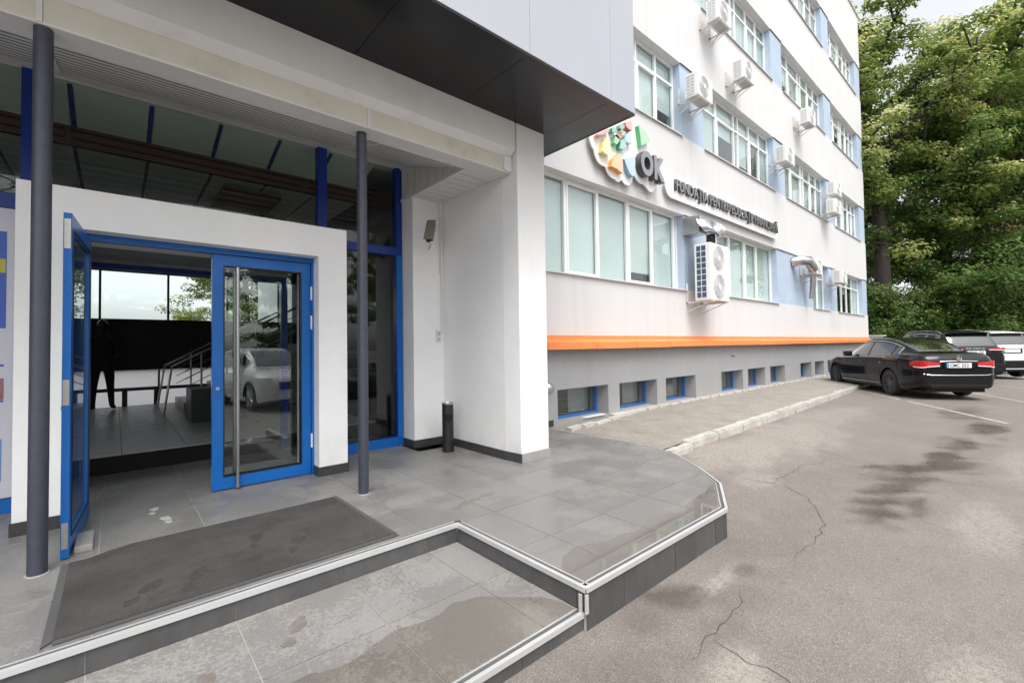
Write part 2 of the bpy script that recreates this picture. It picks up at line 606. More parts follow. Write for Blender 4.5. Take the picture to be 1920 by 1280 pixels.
def leaf_mat(name, stops, trans=.5):
    m, nt, b = new_mat(name)
    nt.nodes.remove(b)
    L = nt.links.new
    at = nd(nt, 'ShaderNodeAttribute', attribute_name='tint')
    rp = nd(nt, 'ShaderNodeValToRGB')
    e = rp.color_ramp.elements
    while len(e) > 1:
        e.remove(e[-1])
    e[0].position, e[0].color = stops[0][0], (*stops[0][1], 1)
    for p, c in stops[1:]:
        q = e.new(p)
        q.color = (*c, 1)
    L(at.outputs['Fac'], rp.inputs[0])
    di = nd(nt, 'ShaderNodeBsdfPrincipled')
    di.inputs['Roughness'].default_value = .55
    di.inputs['Specular IOR Level'].default_value = .35
    tr = nd(nt, 'ShaderNodeBsdfTranslucent')
    mx = nd(nt, 'ShaderNodeMixShader')
    mx.inputs[0].default_value = trans
    L(rp.outputs[0], di.inputs['Base Color'])
    L(rp.outputs[0], tr.inputs[0])
    L(di.outputs[0], mx.inputs[1])
    L(tr.outputs[0], mx.inputs[2])
    L(mx.outputs[0], nt.nodes['Material Output'].inputs['Surface'])
    return m


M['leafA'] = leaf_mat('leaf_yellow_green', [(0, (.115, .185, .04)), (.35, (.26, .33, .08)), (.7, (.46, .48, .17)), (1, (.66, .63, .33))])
M['leafB'] = leaf_mat('leaf_dark_green', [(0, (.06, .12, .03)), (.5, (.14, .23, .055)), (1, (.31, .37, .13))])
M['leafC'] = leaf_mat('leaf_blue_green', [(0, (.035, .07, .05)), (.5, (.075, .13, .09)), (1, (.14, .20, .13))])

# ------------------------------------------------------------------ ground
def sstep(a, b, x):
    t = min(max((x - a) / (b - a), 0), 1)
    return t * t * (3 - 2 * t)


def ground_z(x, y):
    t = sstep(4.5, 11, x)
    k = .075 * (1 - t) + .014 * t
    base = -.12 * (1 - t) - .17 * t
    z = base - k * (3.3 - max(min(y, 3.3), -1.0))
    return z + .006 * noise.noise(Vector((x * .9, y * .9, 1.3))) * (1 if y < 3.2 else 0)


def axis_pts(segs):
    out = []
    for a, b, d in segs:
        n = max(1, round((b - a) / d))
        out += [a + (b - a) * i / n for i in range(n)]
    return out + [segs[-1][1]]


xs = axis_pts([(-300, -30, 45), (-30, -2, 4), (-2, 1.2, .4), (1.2, 9, .05), (9, 20, .14), (20, 60, 2), (60, 400, 34)])
ys = axis_pts([(-300, -20, 40), (-20, -1, 1.5), (-1, -.1, .2), (-.1, 3.4, .05), (3.4, 30, 4), (30, 300, 45)])
WET = [(7.19, .99, .95, .34, .9), (5.73, 1.02, .75, .22, .95), (8.2, .75, .8, .3, .9), (9.6, .68, .8, .28, .85), (11.6, .5, 1.0, .3, .8), (6.1, .76, .5, .12, .8), (13.5, .9, 1.4, .45, .6),
       (2.66, 1.46, .26, .14, 1.0), (3.42, 1.38, .17, .08, .9), (2.35, 1.5, .3, .16, .45), (3.05, 1.25, .7, .16, .28), (4.1, 1.45, .9, .35, .22), (1.7, 1.3, .8, .35, .35)]
PALE = [(6.7, 2.65, 1.5, .55, 1.0), (8.3, 2.6, 1.8, .7, .9), (5.5, 2.1, .45, .22, .75), (3.02, 1.43, .42, .05, .95), (2.33, 1.0, .24, .14, 1.0), (5.9, .28, .8, .22, .7), (3.2, .2, .5, .16, .8), (11, 2.7, 2.2, .6, .6), (8.6, .05, 1.2, .25, .6)]
gv, gwet, gpale = [], [], []
for y in ys:
    for x in xs:
        gv.append((x, y, ground_z(x, y)))
        w = p = 0.0
        if 1 < x < 21 and -1 < y < 3.6:
            n1 = noise.noise(Vector((x * 1.7, y * 3.4, .2)))
            ua, va = .75 * x - .66 * y, .66 * x + .75 * y
            n2 = noise.noise(Vector((ua * 1.6, va * 7.0, 4.2)))
            n3 = noise.noise(Vector((x * 7, y * 9, 1.2)))
            for lst, k in ((WET, 0), (PALE, 1)):
                for cx, cy, rx, ry, s in lst:
                    d = math.hypot((x - cx) / rx, (y - cy) / ry) + .40 * n1 + .75 * n2 * (1 if k == 0 else .3) + .22 * n3
                    q = s * (1 - sstep(.30 if k == 0 else .5, 1.25, d))
                    if k == 0:
                        w = max(w, q)
                    else:
                        p = max(p, q)
        gwet.append(w)
        gpale.append(p)
nx = len(xs)
gm = MB()
gm.v = gv
gm.f = [(j * nx + i, j * nx + i + 1, (j + 1) * nx + i + 1, (j + 1) * nx + i) for j in range(len(ys) - 1) for i in range(nx - 1)]
ground = gm.build('asphalt_ground', M['asph'], smooth=True)
tag(ground, 'worn grey asphalt car park with damp patches and cracks', 'ground', kind='structure')
for nm, arr in (('wet', gwet), ('pale', gpale)):
    a = ground.data.attributes.new(nm, 'FLOAT', 'POINT')
    a.data.foreach_set('value', arr)


def ribbon(pts, w, dz, jit=0.0, taper=False, step=.06):
    dense = []
    for (x0, y0), (x1, y1) in zip(pts, pts[1:]):
        n = max(1, int(math.hypot(x1 - x0, y1 - y0) / step))
        dense += [(x0 + (x1 - x0) * k / n, y0 + (y1 - y0) * k / n) for k in range(n)]
    dense.append(pts[-1])
    L_, R_ = [], []
    for k, (x, y) in enumerate(dense):
        a, b = dense[max(k - 1, 0)], dense[min(k + 1, len(dense) - 1)]
        d = Vector((b[0] - a[0], b[1] - a[1])).normalized()
        j = jit * noise.noise(Vector((x * 5, y * 5, 2))) + jit * .5 * noise.noise(Vector((x * 19, y * 19, 7)))
        ww = w * (.5 + random.random() * .7 if jit else 1)
        if taper:
            ww *= min(1, 4 * min(k, len(dense) - 1 - k) / len(dense) + .15)
        cx, cy = x - d.y * j, y + d.x * j
        for lst, s in ((L_, 1), (R_, -1)):
            px, py = cx - d.y * ww * s * .5, cy + d.x * ww * s * .5
            lst.append((px, py, ground_z(px, py) + dz))
    return MB().grid([R_, L_])


for pts in ([(5.45, 3.05), (5.55, 2.63), (5.47, 2.05), (5.58, 1.82), (5.36, 1.52), (4.94, 1.3), (4.49, 1.21), (3.98, 1.2), (3.67, 1.18)],
            [(8.02, 2.99), (7.75, 2.29), (7.42, 1.69)], [(5.45, 1.94), (6.62, 1.9), (7.42, 1.69)],
            [(3.11, 1.25), (2.78, 1.22), (2.49, 1.21), (2.23, 1.2)], [(2.51, 1.19), (2.45, 1.0), (2.46, .83), (2.45, .5)],
            [(7.42, 1.69), (7.21, .81), (7.26, .54), (7.4, .0)]):
    ribbon(pts, .007, .004, .07, True).build('crack', M['crack'], ground)
a0, a1 = (17.36, 3.5), (12.4, .26)
for k, (t0, t1) in enumerate(((0, .40), (.445, .70), (.71, 1.0))):
    ribbon([(a0[0] + (a1[0] - a0[0]) * t, a0[1] + (a1[1] - a0[1]) * t) for t in (t0, t1)], .09, .005).build('parking_line', M['paint'], ground)
for p, q in (((21.4, 2.5), (16.4, -.2)), ((24.6, 2.0), (20.5, -.6)), ((31, 2.4), (25.5, -.9))):
    ribbon([p, q], .09, .005).build('parking_line', M['paint'], ground)
for k in range(4):
    x = 1.2 + 2.7 * k
    ribbon([(x, -3.2), (x + .3, -8.0)], .1, .005).build('parking_line', M['paint'], ground)

# ------------------------------------------------------------------ pavement and kerb beside the office block
kA, kB = Vector((5.48, 3.22)), Vector((29.5, 3.95))
kd = (kB - kA).normalized()
kn = Vector((-kd.y, kd.x))


def walk_z(x, y):
    t = sstep(3.3, 5.2, y)
    z = -.045 * (1 - t) + -.004 * t + .012 * noise.noise(Vector((x * .8, y * .8, 8)))
    z -= .035 * math.exp(-(((x - 5.8) / .45) ** 2 + ((y - 3.75) / .3) ** 2))
    return z


rows = []
for i in range(121):
    x = 5.37 + (29.5 - 5.37) * (i / 120) ** 1.5
    y0 = kA.y + (x - kA.x) * kd.y / kd.x + .02
    rows.append([(x, y0 + (5.32 - y0) * j / 24, walk_z(x, y0 + (5.32 - y0) * j / 24)) for j in range(25)])
walk = MB().grid(rows).build('pavement', M['walk'], smooth=True)
tag(walk, 'old asphalt pavement strip between the kerb and the office block', 'pavement', kind='structure')
# cement edging along the wall: short uneven pieces
x = 5.45
while x < 21:
    w = random.uniform(.35, .6)
    yy = 4.86 + .36 * sstep(5.4, 8.5, x)
    h = .025 + random.uniform(0, .02)
    MB().prism([(x, yy + random.uniform(-.02, .02)), (x + w - .01, yy + .05 * sstep(5.4, 8.5, x) + random.uniform(-.02, .02)), (x + w - .01, 5.34), (x, 5.34)] if x > 7 else
               [(x, yy - .07), (x + w - .01, yy + .03), (x + w - .01, yy + .14), (x, yy + .06)], 'z', -.06, h).build('cement_edging', M['cement'], walk)
    x += w
# kerb stones
kerb = thing('kerb', (kA.x, kA.y, -.2), 'weathered concrete kerb between the pavement and the car park', 'kerb')
kerb['kind'] = 'structure'
s = 0.0
k = 0
while s < 23.8:
    ln = .62 if k == 0 else .98
    p = kA + kd * s
    sh = random.uniform(-.012, .012) + (-.05 if k == 0 else 0)
    dz = random.uniform(-.008, .008) + (-.035 if k == 0 else 0)
    bm = bmesh.new()
    bmesh.ops.create_cube(bm, size=1)
    for v in bm.verts:
        v.co = Vector(((v.co.x + .5) * (ln - .002), (v.co.y) * .16, (v.co.z - .5) * .26))
    bmesh.ops.bevel(bm, geom=list(bm.edges), offset=.022, segments=2, affect='EDGES')
    bmesh.ops.subdivide_edges(bm, edges=[e for e in bm.edges if e.calc_length() > .15], cuts=5, use_grid_fill=True)
    for v in bm.verts:
        q = v.co + Vector((s * 3, 0, 0))
        v.co += Vector((0, .010 * noise.noise(q * 7), .012 * noise.noise(q * 6 + Vector((3, 1, 2)))))
    me = bpy.data.meshes.new('kerb_stone')
    bm.to_mesh(me)
    bm.free()
    me.materials.append(M['kerb'])
    o = bpy.data.objects.new('kerb_stone', me)
    COL.objects.link(o)
    o.parent = kerb
    zt = -.015 - .03 * sstep(5, 17, p.x)
    o.location = (p.x - kA.x - kn.x * sh, p.y - kA.y + sh, zt + dz + .2)
    o.rotation_euler = (0, random.uniform(-.008, .008), math.atan2(kd.y, kd.x) + random.uniform(-.012, .012))
    s += ln
    k += 1

# ------------------------------------------------------------------ entrance platform
def clip_poly(poly, x0, x1, y0, y1):
    def cut(pts, ins, inter):
        out = []
        for i in range(len(pts)):
            a, b = pts[i - 1], pts[i]
            if ins(b):
                if not ins(a):
                    out.append(inter(a, b))
                out.append(b)
            elif ins(a):
                out.append(inter(a, b))
        return out

    def ix(c):
        return lambda a, b: (c, a[1] + (b[1] - a[1]) * (c - a[0]) / (b[0] - a[0]))

    def iy(c):
        return lambda a, b: (a[0] + (b[0] - a[0]) * (c - a[1]) / (b[1] - a[1]), c)
    for ins, it in ((lambda p: p[0] >= x0, ix(x0)), (lambda p: p[0] <= x1, ix(x1)), (lambda p: p[1] >= y0, iy(y0)), (lambda p: p[1] <= y1, iy(y1))):
        if not poly:
            return []
        poly = cut(poly, ins, it)
    out = []
    for p in poly:
        if not out or math.hypot(p[0] - out[-1][0], p[1] - out[-1][1]) > 1e-4:
            out.append(p)
    if len(out) > 2 and math.hypot(out[0][0] - out[-1][0], out[0][1] - out[-1][1]) < 1e-4:
        out.pop()
    ar = abs(sum(out[k][0] * out[(k + 1) % len(out)][1] - out[(k + 1) % len(out)][0] * out[k][1] for k in range(len(out)))) / 2 if len(out) > 2 else 0
    return out if ar > .002 else []


platform = thing('entrance_platform', (1.0, 4.0, 0), 'raised entrance platform of grey stone tiles with white metal step edges', 'platform')
platform['kind'] = 'structure'
INS_ = [(-4.6, 2.985), (2.035, 2.985), (2.035, 1.715), (3.775, 1.715), (4.39, 2.04), (4.785, 2.44), (5.14, 2.89), (5.295, 3.21), (5.365, 3.81), (5.315, 5.29), (3.0, 5.29), (3.0, 6.795), (-4.6, 6.795)]
FAR = [(3.79, 1.67), (4.42, 2.0), (4.82, 2.41), (5.18, 2.87), (5.34, 3.2), (5.41, 3.81), (5.36, 5.3)]
OUT = [(-4.6, 2.94), (1.99, 2.94), (1.99, 1.67)] + FAR + [(3.0, 5.3), (3.0, 6.8), (-4.6, 6.8)]
MB().prism([(min(p[0], 5.30) if p[0] > 4 else p[0], p[1]) for p in INS_], 'z', -.5, -.004).build('base_slab', M['grout'], platform)
INS = [(-4.6, 2.985), (2.035, 2.985), (2.035, 1.715)] + [(3.775, 1.715), (4.39, 2.04), (4.785, 2.44), (5.14, 2.89), (5.295, 3.21), (5.365, 3.81), (5.315, 5.29)] + [(3.0, 5.29), (3.0, 6.795), (-4.6, 6.795)]
G = .0025
for i in range(-10, 8):
    for j in range(-2, 7):
        x0, y0 = 1.745 + .608 * (i), 2.93 + .638 * j
        p = clip_poly(INS, x0 + G, x0 + .608 - G, y0 + G, y0 + .638 - G)
        if p and x0 > -4:
            MB().prism(p, 'z', -.010, random.uniform(-.0006, .0006)).build('floor_tile', M['tile'], platform)


def trim_run(pts, z, parent, drop=.027):
    """light metal nosing along an edge; pts walk with the platform on the left"""
    for (x0, y0), (x1, y1) in zip(pts, pts[1:]):
        d = Vector((x1 - x0, y1 - y0))
        ln = d.length
        d.normalize()
        n = Vector((-d.y, d.x))
        Mx = Matrix(((d.x, n.x, 0, x0), (d.y, n.y, 0, y0), (0, 0, 1, 0), (0, 0, 0, 1)))
        m = MB()
        m.prism([(-.012, z + .002), (.010, z + .004), (.010, z - .01), (-.002, z - .01), (-.002, z - drop), (-.012, z - drop)], 'x', 0, ln - .002)
        t = m.xf(Mx).build('edge_trim', M['trim'], parent, bevel=.0)
        MB().box(0, ln - .002, .014, .034, z - .012, z + .001).xf(Mx).build('grip_strip', M['strip'], parent)
        MB().box(0, ln - .002, .0355, .044, z - .012, z + .004).xf(Mx).build('edge_trim', M['trim'], parent)


trim_run([(-4.6, 2.94), (1.99, 2.94)], 0, platform)
trim_run([(1.99, 2.94), (1.99, 1.67)], 0, platform)
trim_run([(1.99, 1.67)] + FAR, 0, platform)
# vertical corner profile between landing and platform
MB().box(1.972, 1.996, 1.655, 1.664, -.138, -.034).build('corner_trim', M['trim'], platform)
MB().box(1.962, 1.970, 1.68, 1.70, -.138, -.034).build('corner_trim', M['trim'], platform)


def risers(p0, p1, cuts, z0, z1, parent, mat=None):
    d = Vector((p1[0] - p0[0], p1[1] - p0[1]))
    ln = d.length
    d.normalize()
    n = Vector((-d.y, d.x))
    Mx = Matrix(((d.x, n.x, 0, p0[0]), (d.y, n.y, 0, p0[1]), (0, 0, 1, 0), (0, 0, 0, 1)))
    c = [0] + [q for q in cuts if .02 < q < ln - .02] + [ln]
    for a, b in zip(c, c[1:]):
        MB().box(a + .002, b - .002, -.002 + random.uniform(-.001, .001), .014, z0, z1).xf(Mx).build('riser_tile', mat or M['riser'], parent)
    MB().box(0, ln, .004, .02, z0, z1 - .001).xf(Mx).build('riser_backing', M['grout'], parent)


risers((-4.6, 2.942), (1.985, 2.942), [(-.1 + .61 * k) + 4.6 for k in range(-7, 4)], -.139, -.027, platform)
risers((1.992, 2.94), (1.992, 1.68), [.6, 1.2], -.139, -.027, platform)
risers((1.995, 1.672), (3.79, 1.672), [.36, .97, 1.28, 1.59], -.42, -.027, platform)
for a, b in zip(FAR, FAR[1:3]):
    risers(a, b, [.3, .6], -.42, -.027, platform)
for a, b in zip(FAR[2:], FAR[3:]):
    risers(a, b, [.3], -.3, -.027, platform)
# lower landing
LZ = -.14
MB().box(-4.6, 1.985, 1.73, 2.95, -.5, LZ - .004).build('landing_slab', M['grout'], platform)
for i in range(-8, 4):
    for (y0, y1) in ((1.735, 2.335), (2.335, 2.94)):
        x0 = .51 + .608 * i
        x1 = min(x0 + .608, 1.99)
        if x1 - x0 > .05:
            MB().box(x0 + G, x1 - G, y0 + G, y1 - G, LZ - .016, LZ + random.uniform(-.0006, .0006)).build('landing_tile', M['tile2'], platform)
trim_run([(-4.6, 1.69), (1.985, 1.69)], LZ, platform)
risers((-4.6, 1.692), (1.99, 1.692), [(.30 + .61 * k) + 4.6 for k in range(-7, 4)], -.48, LZ - .027, platform)


def puddle(name, pts, z, parent_label, jit=.03):
    dense = []
    n = len(pts)
    for k in range(n):
        a, b = pts[k], pts[(k + 1) % n]
        m = max(2, int(math.hypot(b[0] - a[0], b[1] - a[1]) / .05))
        for t in range(m):
            x, y = a[0] + (b[0] - a[0]) * t / m, a[1] + (b[1] - a[1]) * t / m
            s_ = jit if a[2] and b[2] else 0
            dense.append((x + s_ * noise.noise(Vector((x * 4, y * 4, 1))), y + s_ * noise.noise(Vector((x * 4, y * 4, 9))), z))
    bm = bmesh.new()
    f = bm.faces.new([bm.verts.new(p) for p in dense])
    bmesh.ops.triangulate(bm, faces=[f])
    me = bpy.data.meshes.new(name)
    bm.to_mesh(me)
    bm.free()
    me.materials.append(M['water'])
    o = bpy.data.objects.new(name, me)
    COL.objects.link(o)
    if me.polygons[0].normal.z < 0:
        me.flip_normals()
    return tag(o, parent_label, 'puddle', kind='structure')


puddle('puddle', [(2.04, 1.72, 0), (2.9, 1.72, 0), (3.77, 1.72, 0), (4.36, 2.04, 0), (4.25, 2.03, 1), (4.05, 1.97, 1), (3.59, 1.93, 1), (3.19, 1.98, 1), (2.88, 1.92, 1), (2.51, 1.98, 1), (2.32, 2.04, 1), (2.15, 1.99, 1), (2.04, 1.9, 1)], .003, 'shallow rain puddle along the outer edge of the platform', .06)
puddle('puddle', [(-.6, 1.742, 0), (1.2, 1.742, 0), (1.97, 1.742, 0), (1.97, 1.84, 0), (1.9, 2.0, 1), (1.62, 2.24, 1), (1.5, 2.26, 1), (1.1, 2.2, 1), (.7, 2.22, 1), (.2, 2.1, 1), (-.6, 2.05, 1)], LZ + .003, 'thin sheet of rainwater on the lower step landing', .09)

# ------------------------------------------------------------------ door mat
mat = thing('door_mat', (.65, 3.62, .002), 'large dark grey carpet mat with rubber border in front of the doors', 'door mat')
mp_ = [(-.215, 3.06), (1.515, 3.075), (1.50, 4.215), (1.2, 4.205), (.5, 4.20), (.1, 4.20), (-.03, 4.16), (-.12, 4.10), (-.215, 4.10)]
MB().prism(mp_, 'z', .003, .013).build('carpet', M['mat'], mat)
for a, b in ((0, 1), (1, 2), (8, 0)):
    p, q = Vector(mp_[a]), Vector(mp_[b])
    d = (q - p).normalized()
    n = Vector((d.y, -d.x))
    MB().prism([tuple(p + n * .001), tuple(q + n * .001), tuple(q + n * .038 + d * (.038 if b != 0 or True else 0)), tuple(p + n * .038 - d * .0)], 'z', .003, .009).build('rubber_edge', M['rubber'], mat)
tag(MB().box(-.205, -.11, 4.28, 4.62, .0, .045).build('stone_block', M['skirtl'], bevel=.008), 'small grey stone block lying behind the open left door leaf', 'block')

def footprint(x, y, a, z, parent, matl, s=1.0):
    ca, sa = math.cos(a), math.sin(a)
    for nm, cx, rx, ry in (('f', .075, .085, .046), ('h', -.085, .045, .034)):
        pts = []
        for k in range(18):
            t = 2 * math.pi * k / 18
            q = 1 + .5 * noise.noise(Vector((x * 9 + math.cos(t) * 1.4, y * 9 + math.sin(t) * 1.4, cx * 9)))
            u, v = (cx + rx * math.cos(t) * q) * s, ry * math.sin(t) * q * s
            pts.append((x + u * ca - v * sa, y + u * sa + v * ca))
        MB().prism(pts, 'z', z - .001, z + .0012).build('wet_footprint', matl, parent)


M['wetmat'] = pm('wet_carpet', (.040, .035, .033), .8, var=.5, scale=40, speck=.6, sscale=120)
for x, y, a in ((.36, 3.28, 1.2), (.75, 3.62, 1.3), (.95, 3.38, 1.1), (.12, 3.30, 1.0)):
    footprint(x, y, a, .0135, mat, M['wetmat'])
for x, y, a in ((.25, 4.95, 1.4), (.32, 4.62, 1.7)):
    footprint(x, y, a, .0018, platform, M['pale_print'], .7)  # pale grey footprint shapes on the tiles by the door
for x, y, a in ((.28, 2.42, 1.2), (.72, 2.6, 1.0), (2.25, 3.25, .3), (2.5, 3.3, .2)):
    footprint(x, y, a, (.0018 if x > 2 else LZ + .0018), platform, M['wetst'], .9)


# ------------------------------------------------------------------ entrance building
ent = thing('entrance_building', (1.0, 5.0, 0), 'white entrance block with blue glazing and a dark overhanging upper storey', 'building')
# pier and niche walls
MB().prism([(3.53, 4.16), (3.555, 3.91), (4.01, 3.91), (4.01, 5.395), (4.01, 5.9), (3.53, 5.9)], 'z', 0, 3.999).build('pier', M['plaster'], ent)
MB().box(3.05, 3.529, 5.5, 5.9, 0, 3.999).build('niche_wall', M['plaster'], ent)
# skirting tiles
for x0, x1, y0, y1, mt in ((3.515, 3.529, 4.78, 5.498, 'skirt'), (3.515, 3.529, 4.165, 4.775, 'skirt'), (3.05, 3.285, 5.485, 5.4985, 'skirt'), (3.289, 3.514, 5.485, 5.4985, 'skirt'), (3.035, 3.0485, 5.485, 5.80, 'skirt')):
    MB().box(x0, x1, y0, y1, 0.001, .105).build('skirting_tile', M[mt], ent)
MB().prism([(3.514, 4.162), (3.528, 4.162), (3.553, 3.909), (3.553, 3.895), (3.541, 3.895)], 'z', .001, .105).build('skirting_tile', M['skirt'], ent)
MB().box(3.556, 4.025, 3.893, 3.908, .001, .105).build('skirting_tile', M['skirtl'], ent)
# front beam with splayed inner edge
MB().prism([(3.91, 3.999), (3.91, 3.672), (3.997, 3.602), (3.997, 3.999)], 'x', -5.0, 3.528).build('front_beam', M['beam'], ent)
# cream fascia: three sheets
for a, b in ((-5.0, -.385), (-.355, 1.755), (1.785, 3.415)):
    MB().box(a, b, 4.0, 4.02, 3.432, 3.606).build('fascia_sheet', M['fascia'], ent)
for a in (-.37, 1.77):
    MB().box(a - .014, a + .014, 3.992, 4.02, 3.425, 3.60).build('joint_cover', M['ceil'], ent)
MB().box(-5, 3.529, 4.021, 4.06, 3.44, 3.998).build('fascia_backing', M['ceil'], ent)
MB().box(3.417, 3.529, 3.975, 4.02, 3.432, 3.60).build('fascia_end', M['beam'], ent)
# flat ceiling margin behind the fascia
MB().box(-5, 3.529, 4.0, 4.225, 3.415, 3.4315).build('ceiling_margin', M['ceil'], ent)
# sloping slatted ceiling
SL = (3.905 - 3.425) / (5.80 - 4.235)
def slope_z(y):
    return 3.425 + SL * (y - 4.235)


sl_ang = math.atan(SL)
pitch = .130
for k in range(10):
    y0, y1 = 4.235 + pitch * k, 4.235 + pitch * k + pitch - .042
    for x0, x1 in ((-5.0, -.42), (-.36, 1.98), (2.02, 3.02)):
        MB().prism([(y0, slope_z(y0)), (y1, slope_z(y1)), (y1, slope_z(y1) + .002), (y0, slope_z(y0) + .002)], 'x', x0, x1).build('ceiling_slat', M['slat'], ent)
for xa, xb in ((-.415, -.365), (1.985, 2.015)):
    MB().prism([(4.23, slope_z(4.23) - .006), (5.52, slope_z(5.52) - .006), (5.52, slope_z(5.52) + .012), (4.23, slope_z(4.23) + .012)], 'x', xa, xb).build('slat_joint', M['ceil'], ent)
MB().prism([(4.226, slope_z(4.226) + .022), (5.79, slope_z(5.79) + .022), (5.79, slope_z(5.79) + .04), (4.226, slope_z(4.226) + .04)], 'x', -5, 3.529).build('ceiling_void', M['void'], ent)
MB().prism([(5.535, slope_z(5.535) - .004), (5.80, slope_z(5.80) - .004), (5.80, slope_z(5.8) + .02), (5.535, slope_z(5.535) + .02)], 'x', -5, 3.02).build('ceiling_trim', M['ceil'], ent)
# right end: triangular boarded cheek and level boarded soffit
ZS = 3.43
n = 8
for k in range(n):
    y0, y1 = 4.34 + (5.78 - 4.34) * k / n + .006, 4.34 + (5.78 - 4.34) * (k + 1) / n - .006
    MB().prism([(y0, ZS + .03), (y1, ZS + .03), (y1, slope_z(y1) - .02), (y0, max(slope_z(y0) - .02, ZS + .031))], 'x', 3.035, 3.047).build('cheek_board', M['slat'], ent)
MB().prism([(4.24, ZS + .02), (5.80, ZS + .02), (5.80, slope_z(5.80) + .02), (4.24, slope_z(4.24) + .02)], 'x', 3.05, 3.06).build('cheek_backing', M['void'], ent)
MB().box(3.022, 3.06, 4.226, 5.80, ZS - .012, ZS + .028).build('cheek_rail', M['ceil'], ent)
MB().prism([(4.25, slope_z(4.25) - .02), (5.80, slope_z(5.80) - .024), (5.80, slope_z(5.80) + .014), (4.25, slope_z(4.25) + .014)], 'x', 3.0215, 3.05).build('cheek_rail', M['ceil'], ent)
n = 8
for k in range(n):
    y0 = 4.235 + (5.50 - 4.235) * k / n
    MB().box(3.062, 3.527, y0 + .007, y0 + (5.50 - 4.235) / n - .007, ZS - .008, ZS + .01).build('soffit_board', M['slat' if k == 7 else 'ceil'], ent)
MB().box(3.061, 3.528, 4.23, 5.5, ZS + .03, ZS + .05).build('soffit_backing', M['void'], ent)
# columns
for cx, cy in ((-.355, 4.06), (1.755, 4.135)):
    MB().lathe([(.047, .002), (.047, 3.413)], (cx, cy, 0), n=32).build('column', M['column'], ent, smooth=True)
    MB().lathe([(.058, .0015), (.056, .006), (.0475, .008)], (cx, cy, 0), n=32).build('column_collar', M['skirtl'], ent)

# overhanging upper storey: carcass, soffit panels, front cladding
over = MB().box(-6, 4.44, 2.94, 12.9, 4.03, 9.5).build('upper_storey', M['panel'], ent)
edges_x = [-6, -3.3, -.9, .38, 1.6, 2.80, 4.03, 4.47]
for a, b in zip(edges_x, edges_x[1:]):
    MB().box(a + .003, b - .003, 2.965, 3.925 if b < 4.0 else 5.39, 4.0, 4.02).build('soffit_panel', M['soffit'], over)
MB().box(-6, 4.46, 2.93, 5.39, 4.021, 4.029).build('soffit_backing', M['seam'], over)
MB().box(-6, 4.497, 2.905, 2.961, 3.996, 4.014).build('edge_profile', M['soffit'], over)
MB().box(4.472, 4.497, 2.9615, 5.39, 3.996, 4.014).build('edge_profile', M['soffit'], over)
ed2 = [-6, -4.4, -2.0, .4, 1.6, 2.82, 4.04, 4.495]
for a, b in zip(ed2, ed2[1:]):
    for z0, z1 in ((4.0155, 6.8), (6.806, 9.5)):
        MB().box(a + .0022, b - .0022, 2.9, 2.935, z0, z1).build('cladding_panel', M['panel'], over)
for z0, z1 in ((4.0155, 6.8), (6.806, 9.5)):
    MB().box(4.45, 4.492, 2.9375, 5.39, z0, z1).build('cladding_panel', M['panel'], over)

# glazing wall at the back of the porch
glz = MB().box(-4.75, 3.045, 5.79, 5.905, -.05, -.002).build('glazing_frame', M['bluef'], ent)
for a, b, z0, z1 in ((-.64, -.53, 0, 3.90), (1.895, 2.005, 0, 3.90), (2.955, 3.04, 0, 3.90), (-4.7, -4.6, 0, 3.90), (-2.7, -2.6, 0, 3.9)):
    MB().box(a, b, 5.795, 5.90, z0, z1).build('mullion', M['bluef'], glz)
for a, b, z0, z1 in ((-4.6, -2.701, 2.63, 2.76), (-2.599, -.641, 2.63, 2.76), (2.006, 2.954, 2.655, 2.765), (-4.6, -2.701, 0, .12), (-2.599, -.641, 0, .12), (2.006, 2.954, 0, .13)):
    MB().box(a, b, 5.80, 5.895, z0, z1).build('transom', M['bluef'], glz)
for a, b, z0, z1 in ((-4.6, -2.7, 2.76, 3.90), (-2.6, -.64, 2.76, 3.90), (-.53, 1.895, 2.3, 3.90), (2.005, 2.955, 2.765, 3.90), (2.005, 2.955, .13, 2.655), (-4.6, -2.7, .12, 2.63), (-2.6, -.64, .12, 2.63)):
    MB().box(a + .001, b - .001, 5.84, 5.848, z0 + .001, z1 - .001).build('pane', M['glasst'], glz)
# brighter painted lower faces of the blue frame
for a, b, z0, z1 in ((2.006, 2.954, .001, .128), (2.957, 3.038, .001, 2.65), (-2.598, -.642, .001, .118)):
    MB().box(a, b, 5.788, 5.7945, z0, z1).build('frame_cover', M['blue'], glz)
MB().box(-6, 3.05, 5.80, 6.0, 3.901, 4.02).build('header', M['ceil'], ent)

# door surround (white portal)
sur = MB().prism([(-.575, .0), (-.575, 2.685), (1.945, 2.685), (1.945, .0), (1.64, .0), (1.64, 2.36), (-.30, 2.36), (-.30, .0)], 'y', 5.01, 5.79).build('door_surround', M['plaster'], ent)
for x0, x1, y0, y1 in ((1.628, 1.6385, 4.998, 5.165), (1.64, 1.955, 4.996, 5.0085), (1.9465, 1.957, 5.0, 5.79), (-.587, -.312, 4.996, 5.0085), (-.3, -.2895, 5.0, 5.16)):
    MB().box(x0, x1, y0, y1, .001, .10).build('skirting_tile', M['skirt'], sur)
fr = MB()
fr.box(-.299, -.19, 5.215, 5.26, .0, 2.359).box(1.615, 1.639, 5.17, 5.26, 0, 2.359).box(-.189, 1.614, 5.17, 5.26, 2.305, 2.359)
fr.build('door_frame', M['blue'], sur)


